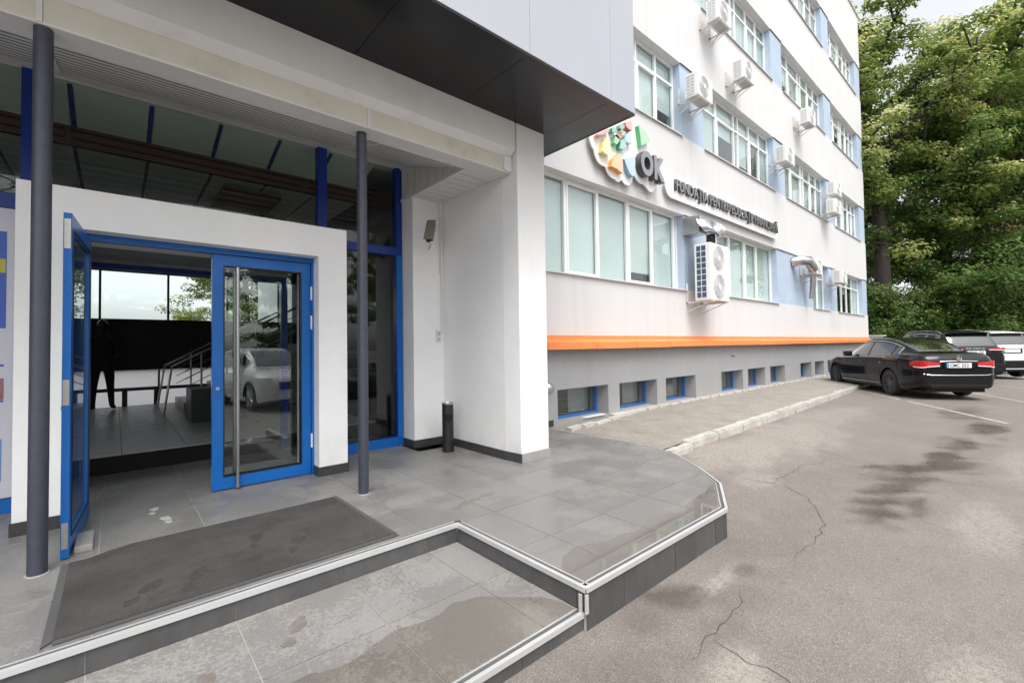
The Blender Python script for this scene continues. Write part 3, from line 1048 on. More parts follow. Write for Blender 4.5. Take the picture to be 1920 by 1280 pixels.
def door_leaf(w, h, side, t=.055):
    """local: x along the leaf from the hinge, y thickness (front at -y)"""
    st = .092 if side > 0 else .075
    o = MB().box(0, st, -t / 2, t / 2, 0, h).box(w - st, w, -t / 2, t / 2, 0, h).box(st, w - st, -t / 2, t / 2, 0, .115).box(st, w - st, -t / 2, t / 2, h - .10, h).build('door', M['blue'], ent, local=True)
    g = MB()
    for y0, y1 in ((-t / 2 - .004, -t / 2 + .004), (t / 2 - .004, t / 2 + .004)):
        g.box(st, st + .012, y0, y1, .115, h - .1).box(w - st - .012, w - st, y0, y1, .115, h - .1).box(st + .012, w - st - .012, y0, y1, .115, .127).box(st + .012, w - st - .012, y0, y1, h - .112, h - .1)
    g.build('gasket', M['black'], o, local=True)
    MB().box(st + .001, w - st - .001, -.006, .006, .116, h - .101).build('pane', M['glassd'], o, local=True)
    hx = w - st / 2 - .16
    for sgn in ((-1, 1) if side > 0 else ()):
        y = sgn * (t / 2 + .055)
        m = MB().path([(hx, y, .02), (hx, y, h - .12)], .016, 16)
        for z in (.07, h - .17):
            m.path([(hx, sgn * (t / 2), z), (hx, y, z)], .011, 10)
        m.lathe([(.021, .0), (.021, .03)], (hx, y, .012), n=14)
        m.build('pull_handle', M['steel'], o, smooth=True, local=True)
    MB().lathe([(.017, -.006), (.017, 0.0), (.012, .004)], (w - st / 2, -t / 2 - .001, .98), 'y', 14).build('lock_cylinder', M['steel'], o, local=True)
    for z in (.28, h - .72, h - .40):
        m = MB().path([(-.008, -t / 2 - .008, z), (-.008, -t / 2 - .008, z + .15)], .011, 10)
        m.build('hinge', M['acw'], o, local=True)
    for z, hh in ((.06, .17), (h - .24, .2), (1.0, .17)):
        MB().box(w, w + .004, -.016, .016, z, z + hh).build('bolt_plate', M['steel'], o, local=True)
    return o


d1 = door_leaf(.91, 2.285, 1)
d1.location = (1.61 - 1.0, 5.215 - 5.0, .012)
d1.scale = (-1, 1, 1)
d1['label'] = 'closed right blue door leaf'
d2 = door_leaf(.985, 2.285, -1, .042)
d2.location = (-.178 - 1.0, 5.19 - 5.0, .012)
d2.rotation_euler = (0, 0, math.atan2(4.21 - 5.19, -.245 + .178))
d2['label'] = 'left blue door leaf standing open towards the mat'

# vestibule and hall behind the doors
MB().box(-.45, 1.85, 5.80, 6.78, 2.40, 2.46).build('vestibule_ceiling', M['vceil'], ent)
MB().box(-.45, 1.85, 5.27, 5.80, 2.361, 2.362).build('vestibule_ceiling', M['vceil'], ent)
inn = MB().box(-.5, 1.8, 6.78, 6.86, 2.30, 2.36).box(-.5, -.42, 6.78, 6.86, 0, 2.299).box(1.72, 1.8, 6.78, 6.86, 0, 2.299).build('inner_door_frame', M['bluef'], ent)
MB().box(-.5, 1.8, 6.79, 6.85, 2.361, 2.70).build('inner_door_header', M['vceil'], ent)
hall = MB().box(-5.9, 3.53, 6.802, 12.9, -.3, .192).build('hall_floor', M['void'], ent)
for i in range(-4, 5):
    for j in range(9):
        x0, y0 = .06 + .608 * i, 6.804 + .64 * j
        MB().box(x0 + .003, x0 + .605, y0 + .003, min(y0 + .637, 12.58), .1925, .205).build('hall_tile', M['hfloor'], hall)
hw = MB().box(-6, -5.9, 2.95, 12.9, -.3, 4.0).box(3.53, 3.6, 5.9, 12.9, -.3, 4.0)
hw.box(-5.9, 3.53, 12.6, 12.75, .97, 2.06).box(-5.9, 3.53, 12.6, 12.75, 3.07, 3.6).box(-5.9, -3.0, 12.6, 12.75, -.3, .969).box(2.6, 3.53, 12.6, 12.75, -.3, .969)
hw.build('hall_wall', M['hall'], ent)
rw = MB()
for x in (-3.64, -2.51, -1.38, -.25, .88, 2.01, 3.14):
    rw.box(x - .02, x + .02, 12.63, 12.7, 2.061, 3.069)
rw.box(-3, 2.6, 12.58, 12.64, .53, .60)
for x in (-2.3, -1.0, -.35, .15, .68, 1.3, 1.9):
    rw.box(x - .045, x + .045, 12.58, 12.64, .206, .529)
for x in (-1.3, .72, 2.0):
    rw.box(x - .018, x + .018, 12.60, 12.64, .601, .968)
rear = rw.build('rear_window_frame', M['black'], ent)
for x in (-4.77, -3.64, -2.51, -1.38, -.25, .88, 2.01):
    MB().box(x + .021, x + 1.109, 12.66, 12.668, 2.062, 3.068).build('pane', M['glass'], rear)
for x in (-2.99, -1.3, .72, 2.0):
    MB().box(x + .019, {-2.99: -1.32, -1.3: .7, .72: 1.98, 2.0: 2.59}[x], 12.66, 12.668, .206, .968).build('frosted_pane', M['frost'], rear)
# ceiling seen through the upper glazing: sloping panels with blue ribs, brown beam, level panels
cl = MB().box(-5.9, 3.53, 6.56, 12.6, 3.56, 3.62).build('hall_ceiling', M['hall'], ent)
for i in range(-7, 5):
    x0 = -.34 + .61 * i
    MB().prism([(5.90, 3.895), (6.498, 3.722), (6.498, 3.74), (5.90, 3.913)], 'x', x0 + .022, x0 + .588).build('ceiling_panel', M['hceil'], cl)
    MB().prism([(5.90, 3.885), (6.498, 3.712), (6.498, 3.745), (5.90, 3.918)], 'x', x0 - .016, x0 + .016).build('ceiling_rib', M['bluef'], cl)
    for j in range(5):
        MB().box(x0 + .018, x0 + .592, 6.57 + .61 * j, 6.57 + .61 * j + .585, 3.53, 3.558).build('ceiling_panel', M['hceil2'], cl)
MB().box(-5.9, 3.53, 6.50, 6.56, 3.525, 3.76).build('ceiling_beam', M['brown'], cl)
MB().box(1.05, 1.75, 6.87, 12.5, 3.46, 3.525).build('ceiling_beam', M['brown'], cl)
# stair rising to the right at the back of the hall
st = MB()
for k in range(8):
    st.box(.98 + .29 * k, .98 + .29 * (k + 1) - .001, 10.6, 12.3, .206, .206 + .16 * (k + 1))
st = st.build('stair', M['hfloor'], ent)
MB().box(.92, 1.7, 8.9, 9.6, .206, .74).build('stair_plinth', M['black'], ent)
for y in (10.62, 12.25):
    rl = MB()
    rl.path([(.68, y, .21), (.80, y, 1.07), (3.1, y, 2.34)], .022, 8)
    rl.path([(1.26, y, .6), (1.26, y, 1.32)], .018, 8)
    rl.path([(2.2, y, .9), (2.2, y, 1.84)], .018, 8)
    for dz in (.18, .34, .5):
        rl.path([(1.0, y, 1.16 - dz), (3.1, y, 2.34 - dz)], .009, 6)
    rl.build('stair_railing', M['steel'], ent, smooth=True)

# window poster behind the left pane
pos = tag(MB().box(-2.59, -.645, 5.822, 5.826, .125, 2.625).build('window_poster', pm('poster_white', (.62, .62, .68), .5)), 'white poster with blue and yellow print on the glass left of the doors', 'poster')
pb = pm('poster_blue', (.055, .13, .50), .5)
for a, b, z0, z1, c in ((-2.2, -.715, 1.58, 2.42, pb), (-2.2, -.72, 2.06, 2.18, pm('poster_yellow', (.52, .47, .07), .5)), (-2.2, -.724, 1.25, 1.27, pb), (-2.2, -.724, .965, 1.15, pm('poster_photo', (.28, .14, .15), .5, var=.6, scale=7)), (-2.2, -.724, .945, .96, pb), (-2.2, -.732, .27, .63, pm('poster_pale_blue', (.12, .28, .62), .5))):
    MB().box(a, b, 5.817 if c is not pb else 5.819, 5.8215, z0, z1).build('printed_block', c, pos)

# small fittings in the porch
cc = thing('security_camera', (3.3, 5.45, 2.75), 'brown security camera on a bracket in the porch corner', 'camera')
dv = Vector((-.16, -.16, -.33)).normalized()
Mx = Matrix.Translation((3.21, 5.26, 3.02)) @ dv.to_track_quat('X', 'Z').to_matrix().to_4x4()
MB().prism([(-.05, -.03), (.05, -.03), (.05, .03), (.03, .045), (-.03, .045), (-.05, .03)], 'x', -.02, .30).xf(Mx).build('housing', M['cctv'], cc, bevel=.006)
MB().prism([(-.06, .047), (.06, .047), (.06, .055), (-.06, .055)], 'x', -.03, .34).xf(Mx).build('sun_shield', M['cctv'], cc)
MB().lathe([(.036, .0), (.036, .02), (.025, .022)], (0, 0, 0), 'x', 16).xf(Mx @ Matrix.Translation((.30, 0, 0))).build('lens', M['black'], cc, smooth=True)
MB().path([(3.10, 5.12, 2.74), (3.2, 5.3, 2.72), (3.3, 5.498, 2.74)], .012, 8).build('bracket', M['steel'], cc, smooth=True)
MB().path([(3.27, 5.33, 3.03), (3.36, 5.36, 2.98), (3.44, 5.42, 2.86), (3.46, 5.47, 2.80)], .005, 6).build('cable', M['wire'], cc, smooth=True)
cd = thing('cable_conduit', (3.5, 5.48, 1.5), 'thin white cable conduit running down the porch corner', 'conduit')
MB().path([(3.47, 5.486, 3.42), (3.49, 5.486, 3.2), (3.49, 5.486, 1.55)], .011, 8).build('conduit', M['wire'], cd, smooth=True)
MB().path([(3.455, 5.488, 3.42), (3.47, 5.488, 3.25), (3.468, 5.488, 2.4)], .006, 6).build('cable', M['wire'], cd, smooth=True)
jb = thing('junction_box', (3.43, 5.48, 1.5), 'small beige switch box on the porch wall above the ash bin', 'switch box')
MB().box(3.40, 3.46, 5.465, 5.498, 1.44, 1.60).build('case', M['wire'], jb, bevel=.005)
MB().box(3.41, 3.45, 5.461, 5.4645, 1.53, 1.57).build('button', M['acg'], jb)
MB().box(3.41, 3.45, 5.461, 5.4645, 1.46, 1.485).build('button', M['acg'], jb)
bn = thing('ash_bin', (3.26, 5.0, 0), 'black cylindrical ash bin with a round hole in the porch corner', 'bin')
bx, by = 3.285, 5.04
seg = 40
rows = []
hole_c, hole_r = math.atan2(-by, -bx) + .12, .045
zs_ = [.012, .10, .2, .30, .36, .38, .40, .42, .44, .46, .48, .50, .56, .62]
shell = MB()
zz = [.012 + .6 * k / 48 for k in range(49)]
ring = [(2 * math.pi * j / 64) for j in range(64)]
for a in range(48):
    for j in range(64):
        t0, t1 = ring[j], ring[(j + 1) % 64]
        tc, zc = t0 + math.pi / 64, (zz[a] + zz[a + 1]) / 2
        dd = ((tc - hole_c + math.pi) % (2 * math.pi)) - math.pi
        if math.hypot(dd * .075, zc - .44) < .05:
            continue
        shell.quad((bx + .075 * math.cos(t0), by + .075 * math.sin(t0), zz[a]), (bx + .075 * math.cos(t1), by + .075 * math.sin(t1), zz[a]), (bx + .075 * math.cos(t1), by + .075 * math.sin(t1), zz[a + 1]), (bx + .075 * math.cos(t0), by + .075 * math.sin(t0), zz[a + 1]))
shell.build('body', M['blackp'], bn)
MB().lathe([(.086, .0), (.086, .012), (.078, .016)], (bx, by, .001), n=32).build('foot_ring', M['blackp'], bn)
MB().lathe([(.079, .612), (.080, .632), (.070, .634), (.066, .620)], (bx, by, 0), n=32).build('ash_tray', M['steel'], bn, smooth=True)
MB().lathe([(.06, .02), (.06, .55)], (bx, by, 0), n=20).build('liner', M['void'], bn)

# ------------------------------------------------------------------ office block
off = thing('office_block', (17, 5.4, 0), 'long white office block with pale blue panels and an orange ledge', 'building')
WY = 5.4
ROWS = [(2.66, 4.48), (6.43, 8.24), (10.20, 11.95), (13.97, 15.72)]
BAYS = [(5.20, 10.37), (11.53, 16.60), (17.63, 22.70), (23.75, 28.45)]
GB = [(5.20, 10.37), (11.53, 16.60), (20.34, 22.57), (23.85, 28.60)]
X0, X1, ZT = 4.012, 29.5, 18.5
w = MB()
zb = 1.30
for ri, (a, b) in enumerate(ROWS):
    w.box(X0, X1, WY, WY + .4, zb, a)
    zb = b
w.box(X0, X1, WY, WY + .4, zb, ZT)
for ri, (a, b) in enumerate(ROWS):
    w.box(X0, (GB if ri == 0 else BAYS)[0][0], WY, WY + .4, a, b)
w.box(X1 - .3, X1, WY + .4, 19, -.2, ZT).box(X0, X1 - .3, 18.7, 19, -.2, ZT).box(X0, X1, WY + .4, 19, ZT - .3, ZT - .01)
w.box(X0, X0 + .2, WY + .4, 18.7, 1.3, ZT - .3)
w.build('wall', M['facade'], off)
rm = MB()
for z in (1.35, 5.2, 9.0, 12.75):
    rm.box(X0 + .2, X1 - .3, WY + .41, 18.7, z - .1, z)
rm.box(X0 + .2, X1 - .3, 9.0, 9.1, 1.4, 18.1)
rm.build('inner_rooms', M['room'], off)
for a, b, z in ((X0, X1, ZT),):
    MB().box(a - .05, b + .06, WY - .06, WY + .5, z, z + .06).build('parapet_cap', M['sill'], off)
# pale blue infill panels between the windows
for ri, (a, b) in enumerate(ROWS):
    bs = GB if ri == 0 else BAYS
    for k in range(4):
        x0 = bs[k][1]
        x1 = bs[k + 1][0] if k < 3 else X1 - .002
        MB().box(x0, x1, WY + .022, WY + .4, a + .002, b - .002).build('blue_panel', M['bpanel'], off)
        MB().box(x0, x1, WY - .006, WY + .02, b - .004, b + .012).build('drip_strip', M['gskt'], off)
# the visible end of the block carries blue panels too
for a, b in ROWS:
    MB().box(X1 + .001, X1 + .02, WY + .1, WY + 2.2, a, b).build('blue_panel', M['bpanel'], off)


def window(parent, x0, x1, z0, z1, mull, transom, yf, fm, blinds, sash=(), sillw=.10, t=.05, pane_mat=None, sub_ok=True):
    f = MB()
    d0, d1_ = yf, yf + .06
    f.box(x0, x0 + t, d0, d1_, z0, z1).box(x1 - t, x1, d0, d1_, z0, z1)
    f.box(x0 + t, x1 - t, d0, d1_, z0, z0 + t).box(x0 + t, x1 - t, d0, d1_, z1 - t, z1)
    xsn = [x0 + t / 2] + list(mull) + [x1 - t / 2]
    for m in mull:
        f.box(m - t * .6, m + t * .6, d0 - .002, d1_ + .002, z0 + t, z1 - t)
    cells = []
    for k in range(len(xsn) - 1):
        ca, cb = xsn[k] + t * .6, xsn[k + 1] - t * .6
        if transom:
            f.box(ca, cb, d0, d1_, transom - t * .55, transom + t * .55)
            cells += [(ca, cb, z0 + t, transom - t * .55, k, 0), (ca, cb, transom + t * .55, z1 - t, k, 1)]
        else:
            cells.append((ca, cb, z0 + t, z1 - t, k, 0))
    win = f.build('window', fm, parent)
    for ca, cb, za, zb_, k, u in cells:
        s_ = 0
        if k in sash and u == 0:
            s_ = t * .8
            y0, y1 = d0 - .018, d1_ - .02
            MB().box(ca, ca + s_, y0, y1, za, zb_).box(cb - s_, cb, y0, y1, za, zb_).box(ca + s_, cb - s_, y0, y1, za, za + s_).box(ca + s_, cb - s_, y0, y1, zb_ - s_, zb_).build('sash', fm, win)
        MB().box(ca + s_ + .001, cb - s_ - .001, d0 + .025, d0 + .033, za + s_ + .001, zb_ - s_ - .001).build('pane', pane_mat or M['glass'], win)
        if blinds and u == 0:
            bl = blinds[k % len(blinds)]
            if bl > 0:
                ztop = z1 - t
                zlow = ztop - (ztop - (z0 + t)) * bl
                MB().box(ca - .02, cb + .02, d1_ + .03, d1_ + .036, zlow, ztop).build('blind', M['blind'] if (k * 7 + int(x0)) % 3 else M['blindw'], win)
    if sillw:
        MB().prism([(yf - .001, z0 + .012), (WY - sillw * .5, z0 - .006), (WY - sillw * .5, z0 - .03), (WY - sillw * .5 + .012, z0 - .03), (WY - sillw * .5 + .012, z0 - .012), (yf - .001, z0 - .001)], 'x', x0 - .0, x1 + .03).build('sill', M['sill'], win)
    return win


YF = WY + .20
ls = [x * .985 + 6.30 - .985 for x in range(1, 5)]
window(off, 5.20, 10.37, *ROWS[0], [6.28, 7.26, 8.27, 9.25, 10.23], None, YF, M['pvc'], [1, 1, 1, .86, 1, 1], sash=(1, 3))
window(off, 11.53, 16.60, *ROWS[0], [12.43, 13.36, 14.40, 15.36], None, YF, M['pvc'], [1, 1, 1, 1, 1], sash=(1, 3))
window(off, 20.34, 22.57, *ROWS[0], [20.95, 21.7], 3.95, YF, M['pvc'], [.6, 1, 1], sash=(0,))
window(off, 23.85, 28.60, *ROWS[0], [24.5, 25.4, 26.3, 27.3], 3.92, YF, M['pvc'], [0, 0, .5, .3, 1], sash=(0,))
for ri in (1, 2, 3):
    for bi, (a, b) in enumerate(BAYS):
        z0, z1 = ROWS[ri]
        tr = z0 + (z1 - z0) * .72
        c = (a + b) / 2
        hw_ = (b - a) / 2
        n1 = [a + hw_ * q for q in (.46, .93)]
        n2 = [c + .12 + (hw_ - .12) * q for q in (.0, .34, .67)]
        bl = [[1, .9, 1, 1, .8, 1, 1, .95], [.6, 1, 1, .9, 1, .7, 1, 1], [1, .5, 1, .8, .3, 1, 1, .6]][(ri + bi) % 3]
        window(off, a, b, z0, z1, n1 + n2, tr, YF, M['pvc'], bl, sash=(1, 4))

MB().box(12.60, 13.02, 5.52, 5.55, 10.32, 11.42).build('brown_shutter', M['brown'], off)
# grey plinth with the basement window openings
BW = [(5.67, 7.09), (7.45, 8.82), (9.18, 10.55), (11.95, 13.32), (13.67, 14.97), (15.39, 16.69), (18.26, 19.5), (19.93, 21.07), (21.6, 22.8), (24.2, 25.4), (26.0, 27.2)]
PB, PT = .045, .60
w = MB()
w.box(X0, X1, WY - .1, WY + .35, -.4, PB).box(X0, X1, WY - .1, WY + .35, PT, 1.296)
px = X0
for a, b in BW:
    w.box(px, a, WY - .1, WY + .35, PB, PT)
    px = b
w.box(px, X1, WY - .1, WY + .35, PB, PT)
w.build('plinth', M['plinth'], off)
MB().box(X0, X1 - .3, WY + .9, WY + 1.0, -.4, 1.2).build('basement_back', M['room'], off)
for a, b in BW:
    window(off, a + .005, b - .005, PB + .004, PT - .004, [], None, WY + .17, M['bblue'], None, sillw=0, t=.04, pane_mat=M['glass'])
    MB().box(a + .55 * (b - a), b - .06, WY + .36, WY + .37, PB + .05, PT - .05).build('basement_blind', M['bblind'], off)
MB().box(4.012, 5.55, WY - .115, WY - .1015, .001, .105).build('skirting_tile', M['skirt'], off)
MB().box(6.35, 6.95, WY - .13, WY - .05, .046, .062).build('loose_strip', M['pvc'], off)
# orange sheet-metal ledge in lapped lengths
x = X0
k = 0
while x < X1 + .05:
    x2 = min(x + 1.27, X1 + .08)
    e = .0025 * (k % 2)
    dz = random.uniform(-.006, .006)
    MB().prism([(WY - .003, 1.535 + e), (WY - .012 - e, 1.535 + e), (WY - .018 - e, 1.47 + e), (WY - .27 - e, 1.415 + e + dz), (WY - .275 - e, 1.295 + dz), (WY - .255, 1.295 + dz), (WY - .25, 1.40 + dz), (WY - .003, 1.45)], 'x', x, x2 + (.03 if x2 < X1 else 0)).build('ledge_sheet', M['orange'], off)
    MB().box(x + .0, x + .012, WY - .281, WY - .2765, 1.30 + dz, 1.41 + dz).build('ledge_seam', M['orange'], off)
    x = x2
    k += 1
# hanging wire stub on the plinth
MB().path([(12.6, WY - .10, 1.02), (12.6, WY - .15, 1.0), (12.66, WY - .17, .98)], .012, 6).build('wire_stub', M['black'], off)

# ------------------------------------------------------------------ fittings on the office facade
hood = thing('wall_vent', (5.30, 5.25, .64), 'shiny round metal vent cowl low on the grey plinth', 'vent')
MB().lathe([(.09, .05), (.10, -.02), (.10, -.10), (.085, -.14), (.04, -.165), (.01, -.17)], (5.30, 5.25, .66), 'y', 24).build('cowl', M['duct'], hood, smooth=60)


def ac(x0, x1, z0, z1, yf, label, fans=1, name='air_conditioner', dep=.32):
    if fans == 1:
        x1 -= .07 * (x1 - x0)
        z1 -= .06 * (z1 - z0)
    t = thing(name, (x0, yf + dep, z0), label, 'air conditioner', 'air conditioners on the office block')
    MB().box(x0, x1, yf, yf + dep, z0, z1).build('case', M['acw'], t, bevel=.012)
    wv, hh = x1 - x0, (z1 - z0) / fans
    for k in range(fans):
        cz = z0 + hh * (k + .5)
        cx = x0 + wv * (.42 if fans == 1 else .44)
        r = min(hh * .43, wv * .36)
        g = MB()
        for q in range(1, 7):
            rr = r * q / 6
            pts = [(cx + rr * math.cos(a_), yf - .012, cz + rr * math.sin(a_)) for a_ in [2 * math.pi * j / 28 for j in range(29)]]
            g.path(pts, .0045, 4, False)
        for j in range(12):
            a_ = 2 * math.pi * j / 12
            g.path([(cx + .03 * math.cos(a_), yf - .01, cz + .03 * math.sin(a_)), (cx + r * math.cos(a_), yf - .008, cz + r * math.sin(a_))], .004, 4, False)
        gr = g.build('fan_grille', M['acw'], t)
        MB().lathe([(r, -.003), (r, .0)], (cx, yf - .0005, cz), 'y', 28).build('fan_opening', M['acg'], gr)
        MB().lathe([(r * .22, -.014), (r * .22, -.018), (r * .1, -.02)], (cx, yf, cz), 'y', 16).build('fan_hub', M['acw'], gr)
    # condenser side with louvres
    s_ = MB().box(x0 - .004, x0 - .0012, yf + dep * .28, yf + dep * .86, z0 + .06, z1 - .05)
    sd_ = s_.build('condenser_side', M['fin'] if fans == 2 else M['acs'], t)
    nl = 9 if fans == 2 else 6
    lv = MB()
    for k in range(nl + 1):
        z = z0 + .06 + (z1 - z0 - .11) * k / nl
        lv.box(x0 - .012, x0 - .0045, yf + dep * .26, yf + dep * .88, z - .008, z + .008)
    lv.box(x0 - .012, x0 - .0045, yf + dep * .55, yf + dep * .59, z0 + .05, z1 - .04)
    lv.build('side_guard', M['acw'], sd_)
    for bx_ in (x0 + .08, x1 - .12):
        MB().box(bx_, bx_ + .035, yf - .03, 5.395, z0 - .035, z0 - .002).box(bx_, bx_ + .035, 5.36, 5.395, z0 - .036, z0 + .38 * (1 if fans == 1 else 1.2)).path([(bx_ + .017, yf + .06, z0 - .03), (bx_ + .017, 5.38, z0 - .24)], .011, 6).build('bracket', M['bracket'], t)
    MB().path([(x1 - .08, yf + dep * .8, z0 + .1), (x1 + .05, yf + dep + .05, z0 + .05), (x1 + .06, 5.37, z0 - .02), (x1 + .05, 5.42, z0 - .12)], .02, 8).build('pipe', M['wire'], t, smooth=True)
    MB().box(x0 + .06, x1 - .06, yf + .05, yf + dep - .05, z0 - .006, z0 - .001).build('base_pan', M['acg'], t)
    return t


ac(10.30, 11.28, 2.36, 3.70, 4.75, 'tall two-fan air conditioner below the silver duct', 2, dep=.38)
ac(10.13, 10.93, 7.15, 7.75, 4.85, 'air conditioner on the blue panel left of the paired second-row windows')
ac(12.85, 13.60, 8.62, 9.20, 4.85, 'air conditioner on the white wall above the paired second-row windows')
ac(11.35, 12.15, 9.56, 10.16, 4.85, 'topmost air conditioner beside the open brown window')
ac(18.55, 19.30, 9.22, 9.78, 4.85, 'air conditioner below the sill of the third-row window')
ac(16.0, 16.85, 7.14, 7.70, 4.85, 'air conditioner above the end of the dark sign lettering')
ac(21.75, 22.6, 7.32, 7.86, 4.85, 'upper of two stacked air conditioners near the far end')
ac(21.55, 22.45, 6.52, 7.12, 4.85, 'lower of two stacked air conditioners near the far end')
ac(18.80, 19.55, 3.80, 4.38, 4.85, 'ground-floor air conditioner joined to the curved silver duct')
ac(22.15, 23.05, 3.76, 4.32, 4.85, 'farthest ground-floor air conditioner above the black sedan')
# silver ducts
dk = thing('vent_duct', (10.4, 5.3, 4.2), 'large crumpled silver duct above the two-fan air conditioner', 'duct')
MB().box(10.30, 10.75, 5.0, 5.42, 3.97, 4.40).build('duct_box', M['duct'], dk, bevel=.03)
rows = []
for k in range(13):
    t = k / 12
    c = Vector((10.45 + .42 * t, 4.99 - .22 * math.sin(t * 1.9), 4.18 - .20 * t * t))
    r = .21 * (1 - .12 * t) * (1 + .04 * math.sin(k * 2.1))
    rows.append([(c.x + r * .55 * math.sin(a_) * (1 - t) + r * math.cos(a_) * t, c.y - r * t * math.sin(a_) * .6, c.z + r * (math.cos(a_) * (1 - .55 * t) + 0)) if False else
                 (c.x + r * math.cos(a_), c.y + r * .75 * math.sin(a_) * .6, c.z + r * math.sin(a_) * .95) for a_ in [2 * math.pi * j / 20 for j in range(20)]])
MB().grid(rows, True).build('flexible_elbow', M['duct'], dk, smooth=70)
MB().path([(10.85, 4.85, 4.12), (11.1, 4.82, 4.1)], [.14, .10], 16).build('collar', M['acw'], dk, smooth=True)
MB().box(10.29, 10.31, 4.99, 5.0, 3.98, 4.39).build('rusty_flange', M['rust'], dk)
MB().path([(10.75, 4.93, 3.71), (10.75, 4.93, 3.96)], .10, 12).build('neck', M['black'], dk)
d2_ = thing('vent_duct', (18.6, 5.3, 4.2), 'curved silver duct leaving the blue wall beside a small air conditioner', 'duct')
MB().path([(18.1, 5.42, 4.20), (18.15, 5.15, 4.22), (18.35, 4.98, 4.2), (18.6, 4.95, 4.05), (18.79, 4.95, 3.95)], [.17, .17, .17, .16, .14], 18).build('elbow', M['duct'], d2_, smooth=60)
MB().path([(18.0, 5.08, 3.72), (18.8, 5.08, 3.72)], .03, 10).build('support_tube', M['duct'], d2_, smooth=True)
MB().path([(19.3, 5.10, 3.79), (19.35, 5.12, 3.5), (19.4, 5.2, 2.95)], [.1, .1, .08], 14).build('down_pipe', M['duct'], d2_, smooth=True)

# ------------------------------------------------------------------ signs
PET = {
 'green_petal': ([(8.16, 5.91), (8.4, 5.86), (8.6, 5.74), (8.57, 5.69), (8.24, 5.5), (8.23, 5.56), (8.21, 5.69)], (.10, .50, .20)),
 'yellow_petal': ([(7.03, 5.31), (7.11, 5.22), (7.2, 5.05), (7.07, 4.99), (6.91, 5.02), (6.94, 5.17)], (.72, .70, .22)),
 'orange_petal': ([(7.5, 5.15), (7.56, 5.01), (7.58, 4.81), (7.54, 4.75), (7.38, 4.8), (7.18, 4.81), (7.26, 4.98), (7.39, 5.09)], (.80, .34, .04)),
 'blue_petal': ([(7.61, 5.06), (7.96, 5.21), (8.01, 5.13), (7.99, 4.88), (7.91, 4.77), (7.78, 4.83), (7.69, 4.94)], (.22, .45, .68)),
 'coral_petal': ([(7.68, 5.82), (7.89, 5.92), (7.92, 5.85), (7.92, 5.73), (7.79, 5.72), (7.7, 5.75)], (.70, .12, .11)),
 'red_petal': ([(6.81, 5.34), (7.14, 5.53), (7.15, 5.49), (7.09, 5.43), (6.92, 5.34), (6.77, 5.28)], (.70, .10, .08)),
 'dark_green_petal': ([(7.23, 5.57), (7.33, 5.62), (7.42, 5.56), (7.24, 5.48)], (.03, .30, .17)),
 'pine_green_petal': ([(7.51, 5.72), (7.65, 5.77), (7.65, 5.69), (7.56, 5.64), (7.48, 5.64)], (.02, .24, .13)),
 'leaf_green_petal': ([(7.33, 5.44), (7.49, 5.4), (7.37, 5.28), (7.3, 5.3)], (.18, .52, .20)),
 'teal_petal': ([(7.52, 5.43), (7.67, 5.47), (7.71, 5.33), (7.59, 5.25), (7.47, 5.23)], (.04, .40, .25)),
 'sky_blue_petal': ([(7.71, 5.6), (7.9, 5.7), (7.9, 5.46), (7.75, 5.42), (7.64, 5.46)], (.28, .50, .75)),
 'purple_petal': ([(7.41, 5.5), (7.48, 5.53), (7.5, 5.5), (7.44, 5.47)], (.22, .08, .40)),
 'crimson_petal': ([(7.46, 5.48), (7.55, 5.5), (7.56, 5.48), (7.47, 5.43)], (.65, .04, .05)),
 'amber_petal': ([(7.53, 5.55), (7.61, 5.57), (7.62, 5.54), (7.54, 5.51)], (.80, .38, .05)),
 'gold_petal': ([(7.56, 5.59), (7.67, 5.63), (7.66, 5.58), (7.58, 5.57)], (.80, .60, .10)),
}
lg = thing('logo_sign', (7.8, 5.4, 5.2), 'flower-shaped logo of coloured blocks with dark OK letters', 'sign')
# white backing plate: outline of overlapping discs, seen from one centre
discs = [(6.98, 5.32, .34), (7.05, 5.08, .27), (7.38, 4.90, .26), (7.52, 4.76, .15), (7.83, 4.82, .21), (7.5, 5.45, .5), (7.8, 5.75, .30), (8.0, 5.1, .25), (8.38, 5.12, .36), (8.40, 5.70, .27), (8.78, 5.15, .33), (8.72, 4.86, .20), (7.3, 5.75, .25)]
cxz = (7.75, 5.25)
outl = []
for k in range(180):
    a_ = 2 * math.pi * k / 180
    dx, dz = math.cos(a_), math.sin(a_)
    best = .3
    for x_, z_, r_ in discs:
        ox, oz = x_ - cxz[0], z_ - cxz[1]
        b_ = ox * dx + oz * dz
        disc = b_ * b_ - (ox * ox + oz * oz - r_ * r_)
        if disc > 0:
            best = max(best, b_ + math.sqrt(disc))
    outl.append((cxz[0] + dx * best, cxz[1] + dz * best))
MB().prism(outl, 'y', 5.285, 5.31).build('backing_plate', M['acryl'], lg)
for q in ((7.2, 5.0), (7.4, 5.5), (8.3, 5.1), (8.8, 5.0), (8.2, 5.6)):
    MB().path([(q[0], 5.309, q[1]), (q[0], 5.41, q[1])], .012, 8).build('standoff', M['steel'], lg)
for nm, (pts, c) in PET.items():
    side = pm(nm, c, .35)
    o = MB().prism(pts, 'y', 5.19, 5.284).build('petal', side, lg)
    fc = tuple(min(1, .55 * v + .36) for v in c)
    cx_, cz_ = sum(p[0] for p in pts) / len(pts), sum(p[1] for p in pts) / len(pts)
    MB().prism([(cx_ + (p[0] - cx_) * .985, cz_ + (p[1] - cz_) * .985) for p in pts], 'y', 5.187, 5.1895).build('petal_face', pm(nm + '_face', fc, .3), o)


